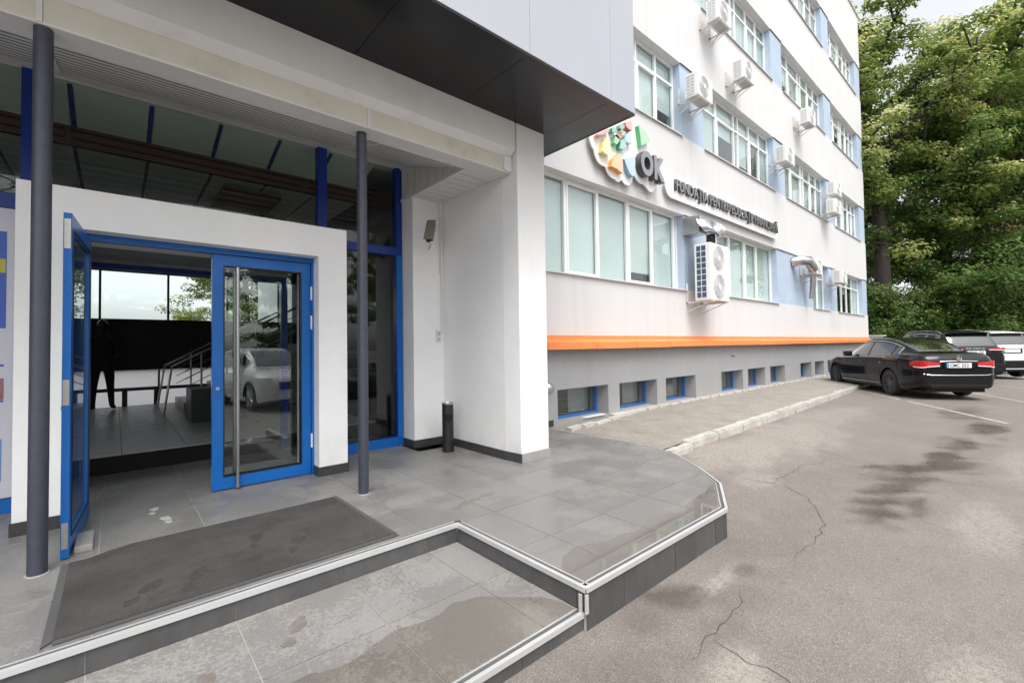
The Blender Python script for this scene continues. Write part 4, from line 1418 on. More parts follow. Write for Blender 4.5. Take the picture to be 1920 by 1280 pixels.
def text_meshes(txt, size=1.0, offset=.0, extrude=.05, spacing=1.0):
    """one mesh per character, in x/z plane facing -y, unit cap height scaled later"""
    out = []
    x = 0.0
    for ch in txt:
        if ch == ' ':
            x += .30 * size
            continue
        c = bpy.data.curves.new('letter', 'FONT')
        c.body = ch
        c.size = size
        c.extrude = extrude
        c.offset = offset
        c.resolution_u = 4
        o = bpy.data.objects.new('tmp', c)
        COL.objects.link(o)
        dg = bpy.context.evaluated_depsgraph_get()
        me = bpy.data.meshes.new_from_object(o.evaluated_get(dg))
        bpy.data.objects.remove(o)
        xs_ = [v.co.x for v in me.vertices]
        ys_ = [v.co.y for v in me.vertices]
        mn, mxx = min(xs_), max(xs_)
        for v in me.vertices:
            v.co = Vector((v.co.x - mn + x, -v.co.z, v.co.y))
        # rotation keeps orientation, so normals stay right
        out.append((ch, me))
        x += (mxx - mn) + .085 * size * spacing
    return out, x - .085 * size * spacing


def sign_text(txt, parent, x0, width, zbase, cap, y_front, depth, mat, face=None, offset=.012):
    ms, tot = text_meshes(txt, 1.0, offset, .5, .9)
    hmax = .70
    for ch, me in ms:
        for v in me.vertices:
            v.co = Vector((x0 + v.co.x / tot * width, y_front + (v.co.y + .5) * depth, zbase + v.co.z / hmax * cap)) - parent.location
        me.materials.append(mat)
        if face:
            me.materials.append(face)
            for p in me.polygons:
                if p.normal.y < -.7:
                    p.material_index = 1
        o = bpy.data.objects.new('letter', me)
        COL.objects.link(o)
        o.parent = parent


sign_text('OK', lg, 8.13, .93, 4.92, .46, 5.13, .154, M['letter'], M['letf'], offset=.05)
ts = thing('name_sign', (12.9, 5.4, 5.0), 'long white sign board with raised dark lettering above the windows', 'sign')
pl = []
for k in range(13):
    a_ = math.pi / 2 + math.pi * k / 12
    pl.append((9.62 + .28 * math.cos(a_), 5.0 + .28 * math.sin(a_)))
for k in range(13):
    a_ = -math.pi / 2 + math.pi * k / 12
    pl.append((16.12 + .28 * math.cos(a_), 5.0 + .28 * math.sin(a_)))
MB().prism(pl, 'y', 5.29, 5.315).build('backing_plate', M['acryl'], ts)
for x in (9.9, 11.5, 13.1, 14.7, 16.0):
    MB().path([(x, 5.314, 4.85), (x, 5.41, 4.85)], .012, 8).build('standoff', M['steel'], ts)
sign_text('FUNDAȚIA PENTRU EDUCAȚIE FINANCIARĂ', ts, 9.72, 6.48, 4.915, .25, 5.215, .073, M['letter'], M['letf'], offset=.018)

# ------------------------------------------------------------------ cars
def curve(pts):
    xs_ = [p[0] for p in pts]
    ys_ = [p[1] for p in pts]

    def f(x):
        if x <= xs_[0]:
            return ys_[0]
        if x >= xs_[-1]:
            return ys_[-1]
        for i in range(len(xs_) - 1):
            if x <= xs_[i + 1]:
                break
        h = xs_[i + 1] - xs_[i]
        t = (x - xs_[i]) / h

        def tan(k):
            if k == 0 or k == len(xs_) - 1:
                k0, k1 = max(k - 1, 0), min(k + 1, len(xs_) - 1)
                return (ys_[k1] - ys_[k0]) / (xs_[k1] - xs_[k0])
            a = (ys_[k] - ys_[k - 1]) / (xs_[k] - xs_[k - 1])
            b = (ys_[k + 1] - ys_[k]) / (xs_[k + 1] - xs_[k])
            return 0 if a * b <= 0 else 2 * a * b / (a + b)
        m0, m1 = tan(i) * h, tan(i + 1) * h
        return (2 * t ** 3 - 3 * t * t + 1) * ys_[i] + (t ** 3 - 2 * t * t + t) * m0 + (-2 * t ** 3 + 3 * t * t) * ys_[i + 1] + (t ** 3 - t * t) * m1
    return f


def paint(name, col, flake=0.0):
    m, nt, b = new_mat(name)
    b.inputs['Base Color'].default_value = (*col, 1)
    b.inputs['Roughness'].default_value = .35
    b.inputs['Specular IOR Level'].default_value = .08
    b.inputs['Coat Weight'].default_value = 1.0
    b.inputs['Coat Roughness'].default_value = .015
    b.inputs['Coat IOR'].default_value = 1.38
    b.inputs['Metallic'].default_value = flake
    return m


C_BLACK = paint('black_car_paint', (.003, .003, .0035))
C_WHITE = paint('white_car_paint', (.72, .72, .71))
C_SILVER = paint('dark_grey_car_paint', (.05, .052, .056), .4)
C_GLASS = pm('car_glass', (.010, .013, .012), .02, spec=.9, coat=1.0)
C_CHROME = pm('chrome', (.70, .70, .71), .12, metal=1.0)
C_RUB = pm('tyre_rubber', (.018, .018, .018), .75)
C_RIM = pm('dark_alloy', (.12, .12, .125), .3, metal=.8)
C_RIMS = pm('silver_alloy', (.5, .5, .5), .3, metal=.9)
C_RED = pm('tail_light_red', (.50, .012, .012), .12, coat=1.0)
C_LENS = pm('clear_lens', (.72, .70, .70), .1, coat=1.0)
C_PLASTIC = pm('black_plastic', (.008, .008, .0085), .5, spec=.25)
C_PLATE = pm('plate_white', (.75, .75, .76), .4)
C_PBLUE = pm('plate_blue', (.10, .30, .65), .4)

SEDAN = dict(wb=2.87, r=.335, top=curve([(-1.12, .90), (-1.06, 1.02), (-.9, 1.075), (-.5, 1.10), (0, 1.06), (1.0, .98), (2.1, .99), (2.4, .985), (3.0, .91), (3.45, .80), (3.66, .66), (3.72, .55)]),
             sh=curve([(-1.12, .84), (-.9, .93), (-.3, .965), (1, .945), (2.3, .92), (3.0, .84), (3.45, .73), (3.72, .52)]),
             w=curve([(-1.12, .70), (-1.07, .78), (-.9, .865), (-.4, .915), (.5, .925), (2.0, .925), (2.9, .915), (3.35, .85), (3.6, .72), (3.72, .55)]),
             base=.20, ends=.30, belt=.955,
             roof=curve([(-.62, 1.075), (-.35, 1.19), (0, 1.33), (.35, 1.425), (.75, 1.465), (1.15, 1.465), (1.5, 1.43), (1.8, 1.33), (2.1, 1.17), (2.42, .985)]),
             gw=curve([(-.62, .76), (-.2, .845), (.5, .865), (1.5, .86), (2.1, .83), (2.42, .76)]), rw=curve([(-.62, .52), (0, .585), (.7, .60), (1.5, .585), (2.42, .56)]),
             xr=(-.62, 2.42), side=(-.16, 1.98), splits=(.02, 1.02), rear=(-.55, .24), front=(1.62, 2.34))
SUV = dict(wb=2.75, r=.365, top=curve([(-.95, .98), (-.90, 1.10), (-.7, 1.14), (0, 1.12), (1.0, 1.08), (2.0, 1.10), (2.4, 1.09), (3.0, 1.03), (3.4, .93), (3.58, .78), (3.63, .65)]),
           sh=curve([(-.95, .95), (-.7, 1.03), (0, 1.05), (1, 1.03), (2.3, 1.0), (3.0, .94), (3.4, .82), (3.63, .62)]),
           w=curve([(-.95, .76), (-.90, .83), (-.7, .90), (-.2, .93), (.5, .935), (2.0, .935), (2.8, .925), (3.25, .87), (3.5, .75), (3.63, .58)]),
           base=.25, ends=.33, belt=1.06,
           roof=curve([(-.90, 1.10), (-.78, 1.25), (-.62, 1.47), (-.45, 1.595), (0, 1.655), (.6, 1.68), (1.1, 1.67), (1.5, 1.61), (1.9, 1.42), (2.2, 1.24), (2.4, 1.10)]),
           gw=curve([(-.90, .80), (-.4, .86), (.5, .875), (1.5, .87), (2.1, .84), (2.4, .79)]), rw=curve([(-.90, .64), (-.3, .66), (.7, .655), (1.5, .63), (2.4, .60)]),
           xr=(-.90, 2.40), side=(-.42, 2.0), splits=(.16, 1.02), rear=(-.86, -.50), front=(1.56, 2.33))


def build_car(S, label, loc, heading, pmat, rim, plate=None, group=None, rails=False, badge=None, chrome=True, name='parked_car', sc=(1.03, 1.03, 1.12)):
    car = thing(name, loc, label, 'car', group, heading)
    car.scale = sc
    wb, r = S['wb'], S['r']
    ra = r + .045

    def bottom(x):
        z = S['base']
        if x < -.55 or x > wb + .5:
            z = S['base'] + (S['ends'] - S['base']) * min(1, max((-.55 - x) / .5, (x - wb - .5) / .4))
        for xw in (0, wb):
            d = abs(x - xw)
            if d < ra:
                z = max(z, r - .01 + math.sqrt(ra * ra - d * d))
        return z

    def section(x):
        w_, zt, zs_, zb_ = S['w'](x), S['top'](x), S['sh'](x), bottom(x)
        zs_ = max(zs_, zb_ + .06)
        zt = max(zt, zs_ + .01)
        h = zs_ - zb_
        tuck = .93 if zb_ < .4 else .995
        pts = [(w_ * tuck, zb_), (w_ * (.5 * tuck + .5), zb_ + .10 * h), (w_ * .995, zb_ + .28 * h), (w_ * 1.0, zb_ + .5 * h), (w_ * .992, zb_ + .78 * h), (w_ * .965, zs_ - .02 * h), (w_ * .94, zs_), (w_ * .90, zs_ + (zt - zs_) * .5), (w_ * .80, zs_ + (zt - zs_) * .84), (w_ * .45, zt - .006), (0, zt)]
        return pts
    x_end0, x_end1 = -1.12 if S is SEDAN else -.95, 3.72 if S is SEDAN else 3.63
    st = sorted(set([round(x_end0 + (x_end1 - x_end0) * k / 60, 4) for k in range(61)] + [round(xw + ra * math.cos(math.pi * j / 16), 4) for xw in (0, wb) for j in range(17)] + [x_end0 + .015, x_end0 + .04, x_end1 - .02]))
    rows = []
    for x in st:
        s_ = section(x)
        rows.append([(x, y, z) for y, z in s_] + [(x, -y, z) for y, z in s_[-2::-1]])
    m = MB().grid(rows)
    m.f = [f[::-1] for f in m.f]
    i = len(m.v)
    m.v += list(rows[0]) + list(rows[-1])
    k = len(rows[0])
    m.f.append(tuple(range(i, i + k)))
    m.f.append(tuple(range(i + k, i + 2 * k))[::-1])
    body = m.build('body', pmat, car, smooth=42, local=True)
    # cabin
    def gsec(x):
        zr, gw, rw, bz = S['roof'](x), S['gw'](x), S['rw'](x), S['belt'] - .02
        zr = max(zr, bz + .02)
        rw = min(rw, gw - .02)
        zl = bz + (zr - bz) * .90
        out = []
        for j in range(7):
            t = j / 6
            out.append((gw + (rw - gw) * t + .018 * math.sin(math.pi * t) * min(1, (zr - bz) / .4), bz + (zl - bz) * t))
        for yy, q in ((.93, .965), (.82, .985), (.62, .995), (.3, .9995), (0, 1.0)):
            out.append((rw * yy, bz + (zr - bz) * q))
        return out

    def gpt(x, v):
        """v 0..1 side glass height, 1..2 from roof rail to centre"""
        s_ = gsec(x)
        if v <= 1:
            t = v * 6
        else:
            t = 6 + (v - 1) * 5
        k_ = min(int(t), len(s_) - 2)
        u = t - k_
        y = s_[k_][0] + (s_[k_ + 1][0] - s_[k_][0]) * u
        z = s_[k_][1] + (s_[k_ + 1][1] - s_[k_][1]) * u
        return x, y, z
    xa, xb = S['xr']
    rows = []
    for k in range(49):
        x = xa + (xb - xa) * k / 48
        s_ = gsec(x)
        rows.append([(x, y, z) for y, z in s_] + [(x, -y, z) for y, z in s_[-2::-1]])
    m = MB().grid(rows)
    m.f = [f[::-1] for f in m.f]
    MBr = m.build('roof', pmat, car, smooth=50, local=True)

    def side_patch(x0, x1, v0, v1, sgn, name, mat, parent, off_=.006):
        rr = []
        for k in range(15):
            x = x0 + (x1 - x0) * k / 14
            row = []
            for j in range(9):
                q = gpt(x, v0 + (v1 - v0) * j / 8)
                row.append((q[0], sgn * (q[1] + off_), q[2] + off_ * .5))
            rr.append(row)
        mm = MB().grid(rr)
        if sgn > 0:
            mm.f = [f[::-1] for f in mm.f]
        return mm.build(name, mat, parent, smooth=True, local=True)
    s0, s1 = S['side']
    c0, c1 = S['splits']
    for sgn in (1, -1):
        for x0, x1 in ((s0, c0 - .015), (c0 + .015, c1 - .04), (c1 + .04, s1)):
            side_patch(x0, x1, .10, .86, sgn, 'side_window', C_GLASS, MBr)
        if chrome:
            pts = [gpt(s0 - .03 + (s1 - s0 + .10) * k / 20, .05) for k in range(21)]
            top_ = [gpt(s0 - .03 + (s1 - s0 + .10) * k / 20, .91) for k in range(21)]
            loop = pts + top_[::-1] + [pts[0]]
            MB().path([(p[0], sgn * (p[1] + .008), p[2] + .003) for p in loop], .010, 6).build('window_trim', C_CHROME, MBr, smooth=True, local=True)
        if rails:
            pts = [gpt(-.45 + 2.0 * k / 16, 1.12) for k in range(17)]
            MB().path([(p[0], sgn * p[1], p[2] + (.035 if 0 < k < 16 else -.01)) for k, p in enumerate(pts)], .014, 8).build('roof_rail', C_CHROME, MBr, smooth=True, local=True)
    for (x0, x1), nm in ((S['rear'], 'rear_window'), (S['front'], 'windscreen')):
        rr = []
        for k in range(13):
            x = x0 + (x1 - x0) * k / 12
            row = []
            for j in range(17):
                v = 1.10 + .90 * j / 8 if j <= 8 else 1.10 + .90 * (16 - j) / 8
                q = gpt(x, v)
                sy = 1 if j <= 8 else -1
                dx = -.006 if nm == 'rear_window' else .006
                row.append((q[0] + dx, sy * q[1], q[2] + .007))
            rr.append(row)
        mm = MB().grid(rr)
        mm.f = [f[::-1] for f in mm.f]
        mm.build(nm, C_GLASS, MBr, smooth=True, local=True)
    # dark underbody and wheel housings
    MB().box(x_end0 + .12, x_end1 - .15, -.62, .62, S['base'] - .02, .62).box(x_end0 + .06, x_end0 + .3, -.70, .70, .30, .5).build('underbody', C_PLASTIC, car, local=True)
    # wheels
    for xw in (0, wb):
        for sgn in (1, -1):
            yo = sgn * (S['w'](xw) - .015)
            yi = yo - sgn * .225
            ww = MB()
            prof = [(r * .66, yi), (r * .93, yi), (r * .99, yi + sgn * .03), (r, yi + sgn * .08), (r, yo - sgn * .08), (r * .99, yo - sgn * .03), (r * .93, yo), (r * .70, yo - sgn * .004), (r * .68, yo - sgn * .03)]
            ww.lathe(prof, (xw, 0, r), 'y', 36)
            if sgn > 0:
                ww.f = [f[::-1] for f in ww.f]
            wheel = ww.build('wheel', C_RUB, car, smooth=30, local=True)
            rm_ = MB()
            ns = 14
            yd = yo - sgn * .025
            for q in range(ns):
                a_ = 2 * math.pi * q / ns
                ca, sa = math.cos(a_), math.sin(a_)
                p0 = (xw + .05 * ca, yd + sgn * .004, r + .05 * sa)
                p1 = (xw + r * .68 * ca, yd + sgn * .012, r + r * .68 * sa)
                rm_.path([p0, p1], [.017, .012], 5)
            for q in range(36):
                pass
            rm_.path([(xw + r * .675 * math.cos(2 * math.pi * q / 32), yd + sgn * .014, r + r * .675 * math.sin(2 * math.pi * q / 32)) for q in range(33)], .011, 6, False)
            rm_.lathe([(.06, 0), (.06, .02), (.03, .024)] if sgn > 0 else [(.03, -.024), (.06, -.02), (.06, 0)], (xw, yd, r), 'y', 16)
            rm_.build('rim', rim, wheel, smooth=True, local=True)
            MB().lathe([(r * .64, 0), (r * .64, .01)], (xw, yd - sgn * .05, r), 'y', 24).build('brake_disc', C_PLASTIC, wheel, local=True)
    # lamps
    zl0, zl1 = (.73, .90) if S is SEDAN else (1.0, 1.11)
    for sgn in (1, -1):
        per = [(x_end0 - .012, .40 if S is SEDAN else .36)] + [(x_end0 - .012, S['w'](x_end0) * .96)]
        for q in (.02, .06, .12, .20, .30):
            per.append((x_end0 + q - .008, S['w'](x_end0 + q) * 1.0 + .006))
        lo, hi = [], []
        n_ = len(per)
        for k, (x, y) in enumerate(per):
            t = k / (n_ - 1)
            pinch = .45 * (1 - min(1, t * 3.2)) + .45 * max(0, (t - .72) / .28)
            zc = (zl0 + zl1) / 2 + .01 * t
            hh_ = (zl1 - zl0) / 2 * (1 - pinch)
            lo.append((x, sgn * y, zc - hh_))
            hi.append((x, sgn * y, zc + hh_))
        mm = MB().grid([lo, hi])
        if sgn > 0:
            mm.f = [f[::-1] for f in mm.f]
        tl = mm.build('tail_light', C_RED, car, local=True)
        mm = MB().grid([[(p[0] - .004, p[1] * 1.004, p[2] + .004) for p in lo[:-1]], [(p[0] - .004, p[1] * 1.004, p[2] + .024) for p in lo[:-1]]])
        if sgn > 0:
            mm.f = [f[::-1] for f in mm.f]
        mm.build('light_bar', C_LENS, tl, local=True)
        per = [(x_end1 - q, S['w'](x_end1 - q) * (.97 if S is SEDAN else .98)) for q in (.02, .08, .16, .28, .42)]
        zh = .68 if S is SEDAN else .82
        lo = [(x + .008, sgn * (y + .008), zh - .06) for x, y in per]
        hi = [(x - .004, sgn * (y + .002), zh + .06) for x, y in per]
        mm = MB().grid([lo, hi])
        if sgn < 0:
            mm.f = [f[::-1] for f in mm.f]
        mm.build('headlight', C_LENS, car, local=True)
        # mirror, handles, sill strip, door gaps
        zm = S['belt'] - .0
        MB().box(S['front'][1] - .52, S['front'][1] - .32, sgn * (S['gw'](1.9) + .02), sgn * (S['gw'](1.9) + .21), zm, zm + .15).build('mirror', pmat, car, bevel=.035, local=True, smooth=True) if sgn > 0 else MB().box(S['front'][1] - .52, S['front'][1] - .32, sgn * (S['gw'](1.9) + .21), sgn * (S['gw'](1.9) + .02), zm, zm + .15).build('mirror', pmat, car, bevel=.035, local=True, smooth=True)
        for xh in (.16, 1.12):
            yy = S['w'](xh) * .985
            MB().path([(xh, sgn * yy, S['belt'] - .13), (xh + .03, sgn * (yy + .028), S['belt'] - .128), (xh + .19, sgn * (yy + .028), S['belt'] - .128), (xh + .22, sgn * yy, S['belt'] - .13)], .012, 6).build('door_handle', pmat, car, smooth=True, local=True)
        for xg in (c1, S['front'][1] - .28, .10):
            zlo = max(bottom(xg) + .05, .3)
            pts = []
            for k in range(10):
                z = zlo + (S['belt'] - .03 - zlo) * k / 9
                sct = section(xg)
                yy = None
                for (ya, za), (yb_, zb_) in zip(sct, sct[1:]):
                    if za <= z <= zb_ + 1e-6:
                        yy = ya + (yb_ - ya) * ((z - za) / max(zb_ - za, 1e-6))
                        break
                if yy:
                    pts.append((xg, sgn * (yy + .0005), z))
            if len(pts) > 2:
                MB().path(pts, .004, 4).build('door_gap', C_PLASTIC, car, local=True)
        pts = [(.42 + 2.0 * k / 10, sgn * (S['w'](1.2) * .965), S['base'] + .085) for k in range(11)]
        MB().path(pts, .012, 6).build('sill_strip', C_CHROME if chrome else C_PLASTIC, car, smooth=True, local=True)
        if S is SUV:
            for xw in (0, wb):
                pts = [(xw + (ra + .012) * math.cos(math.pi * k / 20), sgn * (S['w'](xw + ra * math.cos(math.pi * k / 20)) + .004), r - .01 + (ra + .012) * math.sin(math.pi * k / 20)) for k in range(21)]
                MB().path(pts, .022, 6).build('arch_trim', C_PLASTIC, car, smooth=True, local=True)
    # rear details
    xe = x_end0 - .006
    zp = .74 if S is SEDAN else .90
    pl_ = MB().box(xe - .022, xe - .008, -.26, .26, zp, zp + .112).build('number_plate', C_PLATE, car, local=True)
    MB().box(xe - .0245, xe - .0225, .215, .258, zp + .004, zp + .108).build('plate_band', C_PBLUE, pl_, local=True)
    MB().box(xe - .008, xe + .05, -.33, .33, zp - .03, zp + .14).build('plate_recess', C_PLASTIC if S is SUV else pmat, car, bevel=.008, local=True)

    def rear_text(txt, zc, cap, width, mat, xo, nm, par):
        ms, tot = text_meshes(txt, 1.0, .02, .02)
        for ch, me in ms:
            for v in me.vertices:
                v.co = Vector((xo - (.5 - v.co.y) * .003, width / 2 - v.co.x / tot * width, zc + v.co.z / .7 * cap))
            me.flip_normals() if False else None
            me.materials.append(mat)
            o = bpy.data.objects.new(nm, me)
            COL.objects.link(o)
            o.parent = par
    if plate:
        rear_text(plate, zp + .02, .072, .40, C_PLASTIC, xe - .0235, 'plate_character', pl_)
    if badge == 'star':
        em = MB().path([(xe - .03, .052 * math.cos(2 * math.pi * k / 24), .955 + .052 * math.sin(2 * math.pi * k / 24)) for k in range(25)], .008, 6, False)
        for k in range(3):
            a_ = math.pi / 2 + 2 * math.pi * k / 3
            em.path([(xe - .03, 0, .955), (xe - .03, .05 * math.cos(a_), .955 + .05 * math.sin(a_))], [.010, .003], 6)
        em.path([(xe - .02, 0, .955), (xe + .05, 0, .955)], .012, 6)
        em.build('emblem', C_CHROME, car, smooth=True, local=True)
        MB().path([(xe - .002, .40, .885), (xe - .016, .2, .893), (xe - .018, 0, .895), (xe - .016, -.2, .893), (xe - .002, -.40, .885)], .009, 6).build('trunk_trim', C_CHROME, car, smooth=True, local=True)
        MB().path([(xe + .03, .74, .60), (xe - .012, .60, .575), (xe - .014, 0, .57), (xe - .012, -.60, .575), (xe + .03, -.74, .60)], .008, 6).build('bumper_strip', C_CHROME, car, smooth=True, local=True)
    elif badge:
        rear_text(badge, 1.055, .045, .55, C_CHROME, xe - .008, 'badge_letter', car)
    if S is SUV:
        MB().box(xe - .03, xe + .12, -.80, .80, .36, .62).build('rear_bumper', C_PLASTIC, car, bevel=.03, local=True)
        q = [gpt(-.52, 1.1 + .9 * j / 6) for j in range(7)]
        row0 = [(p[0], p[1], p[2] + .012) for p in q] + [(p[0], -p[1], p[2] + .012) for p in q[-2::-1]]
        row1 = [(p[0] - .16, p[1] * .97, p[2] + .02) for p in row0]
        row2 = [(p[0], p[1], p[2] - .03) for p in row1]
        MB().grid([row2, row1, row0]).build('roof_spoiler', pmat, car, smooth=True, local=True)
    else:
        MB().box(xe - .01, xe + .2, -.62, .62, .27, .36).build('rear_diffuser', C_PLASTIC, car, bevel=.02, local=True)
    # front grille (seen in reflections)
    MB().box(x_end1 - .10, x_end1 + .006, -.42, .42, .48 if S is SEDAN else .58, .66 if S is SEDAN else .78).build('grille', C_PLASTIC, car, bevel=.01, local=True)
    return car


build_car(SEDAN, 'black sedan parked nose-in with front wheel on the pavement', (17.04, 1.86, -.19), R(38), C_BLACK, C_RIM, 'CMC 252', badge='star', group='cars in the car park')
build_car(SUV, 'black sport utility car with roof rails behind the sedan', (22.9, 1.72, -.17), R(36), C_BLACK, C_RIM, 'GSY 79', badge='SKODA', rails=True, group='cars in the car park')
build_car(SUV, 'white sport utility car at the right edge of the picture', (26.6, .95, -.17), R(36), C_WHITE, C_RIMS, None, chrome=False, group='cars in the car park')
build_car(SEDAN, 'dark grey car half hidden behind the white car at the edge', (30.5, 1.45, -.17), R(36), C_SILVER, C_RIMS, None, group='cars in the car park')
build_car(SUV, 'white sport utility car reflected in the glass of the blue door', (3.6, -7.6, -.45), R(84), C_WHITE, C_RIMS, None, group='cars across the car park')
build_car(SEDAN, 'dark car reflected in the glazing beside the door', (6.6, -7.4, -.45), R(86), C_SILVER, C_RIM, None, group='cars across the car park')

# ------------------------------------------------------------------ trees
def tree_data(seed, H, cr, th, nclump, nleaf, tip=.35, flat=.55, rc=(.55, 1.15), leaf=(.20, .11), low=.22):
    rng = np.random.default_rng(seed)
    tb = MB()
    pts = [(0, 0, 0)]
    lean = rng.normal(0, .03, 2)
    for k in range(1, 8):
        h = H * .78 * k / 7
        pts.append((lean[0] * h + .12 * math.sin(k * 1.3 + seed), lean[1] * h + .12 * math.cos(k * 1.7 + seed), h))
    r0 = .022 * H
    tb.path(pts, [r0 * (1.25 if k == 0 else 1 - .11 * k) for k in range(8)], 9)
    cents = []
    nl = 15
    for i in range(nl):
        f = .30 + .66 * i / nl
        h = th + (H * .80 - th) * (i / nl)
        k = min(int(h / (H * .78) * 7), 6)
        p0 = Vector(pts[k]).lerp(Vector(pts[k + 1]), min(1, h / (H * .78) * 7 - k))
        az = i * 2.4 + rng.uniform(-.4, .4)
        ln = cr * (1.05 - .62 * abs(i / nl - .25)) * rng.uniform(.8, 1.1)
        el = .15 + .75 * i / nl
        d = Vector((math.cos(az) * math.cos(el), math.sin(az) * math.cos(el), math.sin(el)))
        bp = [p0]
        for q in range(1, 6):
            bp.append(bp[-1] + (d + Vector((0, 0, .06 * q)) + Vector(rng.normal(0, .12, 3))).normalized() * ln / 5)
        tb.path(bp, [r0 * .42 * (1 - .17 * q) for q in range(6)], 6)
        for q in range(1, 6):
            cents.append((bp[q], q / 5))
            if q >= 1:
                for s_ in range(3):
                    d2 = (d * .4 + Vector(rng.normal(0, .6, 3))).normalized()
                    e = bp[q] + d2 * ln * rng.uniform(.18, .42)
                    tb.path([bp[q], bp[q].lerp(e, .5) + Vector((0, 0, .08)), e], [r0 * .13, r0 * .09, r0 * .04], 5)
                    cents.append((e, .6 + .4 * q / 5))
    # clumps around branch ends
    C = np.array([tuple(c[0]) for c in cents])
    extra = []
    while len(extra) + len(C) < nclump:
        b = C[rng.integers(len(C))]
        extra.append(b + rng.normal(0, .55, 3) * np.array([1, 1, .7]) * cr * .22)
    if extra:
        C = np.vstack([C, np.array(extra)])
    C[:, 2] = np.maximum(C[:, 2], H * low * .6 + rng.uniform(0, .8, len(C)))
    n = len(C)
    per = nleaf // n
    rad = rng.uniform(rc[0], rc[1], n)
    tone = rng.uniform(.05, .5, n)
    ctr = C.mean(0)
    out = np.linalg.norm((C - ctr) / np.array([cr, cr, H * .4]), axis=1)
    P = np.repeat(C, per, 0)
    rr = np.repeat(rad, per)
    dirs = rng.normal(0, 1, (n * per, 3))
    dirs /= np.linalg.norm(dirs, axis=1, keepdims=True)
    rads = rng.uniform(.25, 1, n * per) ** .6
    off_ = dirs * (rads * rr)[:, None] * np.array([1, 1, flat])
    P = P + off_
    # paler, yellower tint on the upper leaves of the outer clumps
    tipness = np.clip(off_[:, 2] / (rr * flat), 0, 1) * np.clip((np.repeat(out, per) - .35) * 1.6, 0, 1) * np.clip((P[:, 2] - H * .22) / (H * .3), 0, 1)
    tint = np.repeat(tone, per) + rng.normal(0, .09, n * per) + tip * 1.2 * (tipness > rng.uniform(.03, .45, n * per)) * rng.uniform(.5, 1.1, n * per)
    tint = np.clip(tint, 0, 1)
    # leaf quads
    N = dirs * .7 + np.array([-.25, -.2, .85]) + rng.normal(0, .45, (n * per, 3))
    N /= np.linalg.norm(N, axis=1, keepdims=True)
    T = np.cross(N, rng.normal(0, 1, (n * per, 3)))
    T /= np.linalg.norm(T, axis=1, keepdims=True)
    B = np.cross(N, T)
    l = rng.uniform(.7, 1.3, n * per)[:, None] * leaf[0] * .5
    w = rng.uniform(.7, 1.3, n * per)[:, None] * leaf[1] * .5
    V = np.stack([P - T * l, P - B * w + N * .01, P + T * l, P + B * w + N * .01], 1).reshape(-1, 3)
    return tb, V, np.repeat(tint, 4)


def crown_mesh(V, tint, mat):
    me = bpy.data.meshes.new('crown')
    n = len(V) // 4
    me.vertices.add(len(V))
    me.vertices.foreach_set('co', V.astype(np.float32).ravel())
    me.loops.add(n * 4)
    me.loops.foreach_set('vertex_index', np.arange(n * 4, dtype=np.int32))
    me.polygons.add(n)
    me.polygons.foreach_set('loop_start', np.arange(0, n * 4, 4, dtype=np.int32))
    me.update(calc_edges=True)
    a = me.attributes.new('tint', 'FLOAT', 'POINT')
    a.data.foreach_set('value', tint.astype(np.float32))
    me.materials.append(mat)
    return me


def make_kind(seed, H, cr, th, nclump, nleaf, mat, **kw):
    tb, V, t = tree_data(seed, H, cr, th, nclump, nleaf, **kw)
    trunk = bpy.data.meshes.new('trunk')
    trunk.from_pydata(tb.v, [], tb.f)
    trunk.polygons.foreach_set('use_smooth', [True] * len(trunk.polygons))
    trunk.materials.append(M['bark'])
    return trunk, crown_mesh(V, t, mat)


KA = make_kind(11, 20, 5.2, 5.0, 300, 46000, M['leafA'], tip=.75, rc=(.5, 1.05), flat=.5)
KB = make_kind(23, 16, 5.0, 2.2, 270, 42000, M['leafB'], tip=.35, low=.12)
KC = make_kind(31, 22, 4.2, 4.0, 260, 42000, M['leafC'], tip=.2, leaf=(.24, .08))
KS = make_kind(47, 4.6, 2.3, .5, 120, 20000, M['leafB'], tip=.5, rc=(.4, .8), low=.05, leaf=(.15, .09))


def place(kind, name, label, loc, rz=0.0, sc=1.0, group='trees around the car park', cat='tree', crown_mat=None):
    t = thing(name, loc, label, cat, group, rz)
    t.scale = (sc, sc, sc) if not isinstance(sc, tuple) else sc
    for me, nm in zip(kind, ('trunk', 'crown')):
        o = bpy.data.objects.new(nm, me)
        COL.objects.link(o)
        o.parent = t
    return t


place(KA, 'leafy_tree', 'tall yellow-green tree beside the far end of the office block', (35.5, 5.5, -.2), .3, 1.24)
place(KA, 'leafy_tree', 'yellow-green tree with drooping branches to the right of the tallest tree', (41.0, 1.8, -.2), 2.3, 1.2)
place(KB, 'leafy_tree', 'dark green tree with low branches behind the black cars', (38.8, 3.0, -.2), 1.2, 1.1)
place(KB, 'leafy_tree', 'dense dark tree behind the white car', (45.0, -1.2, -.2), 4.0, 1.3)
place(KC, 'leafy_tree', 'blue-green tree at the top right corner', (47.5, -1.3, -.2), .8, 1.12)
place(KB, 'leafy_tree', 'dark tree filling the gap beyond the office block', (47.0, 8.5, -.2), 2.0, 1.15)
place(KS, 'shrub', 'leafy shrub just past the corner of the office block', (35.0, 5.9, -.2), 0, 1.0, 'shrubs behind the cars', 'shrub')
place(KS, 'shrub', 'leafy shrub behind the roof of the black sedan', (36.2, 3.6, -.2), 1.4, 1.0, 'shrubs behind the cars', 'shrub')
place(KS, 'shrub', 'leafy shrub behind the black sport utility car', (37.0, 1.6, -.2), 2.9, 1.05, 'shrubs behind the cars', 'shrub')
place(KS, 'shrub', 'leafy shrub behind the white car at the right edge', (39.0, -.2, -.2), 4.1, 1.1, 'shrubs behind the cars', 'shrub')
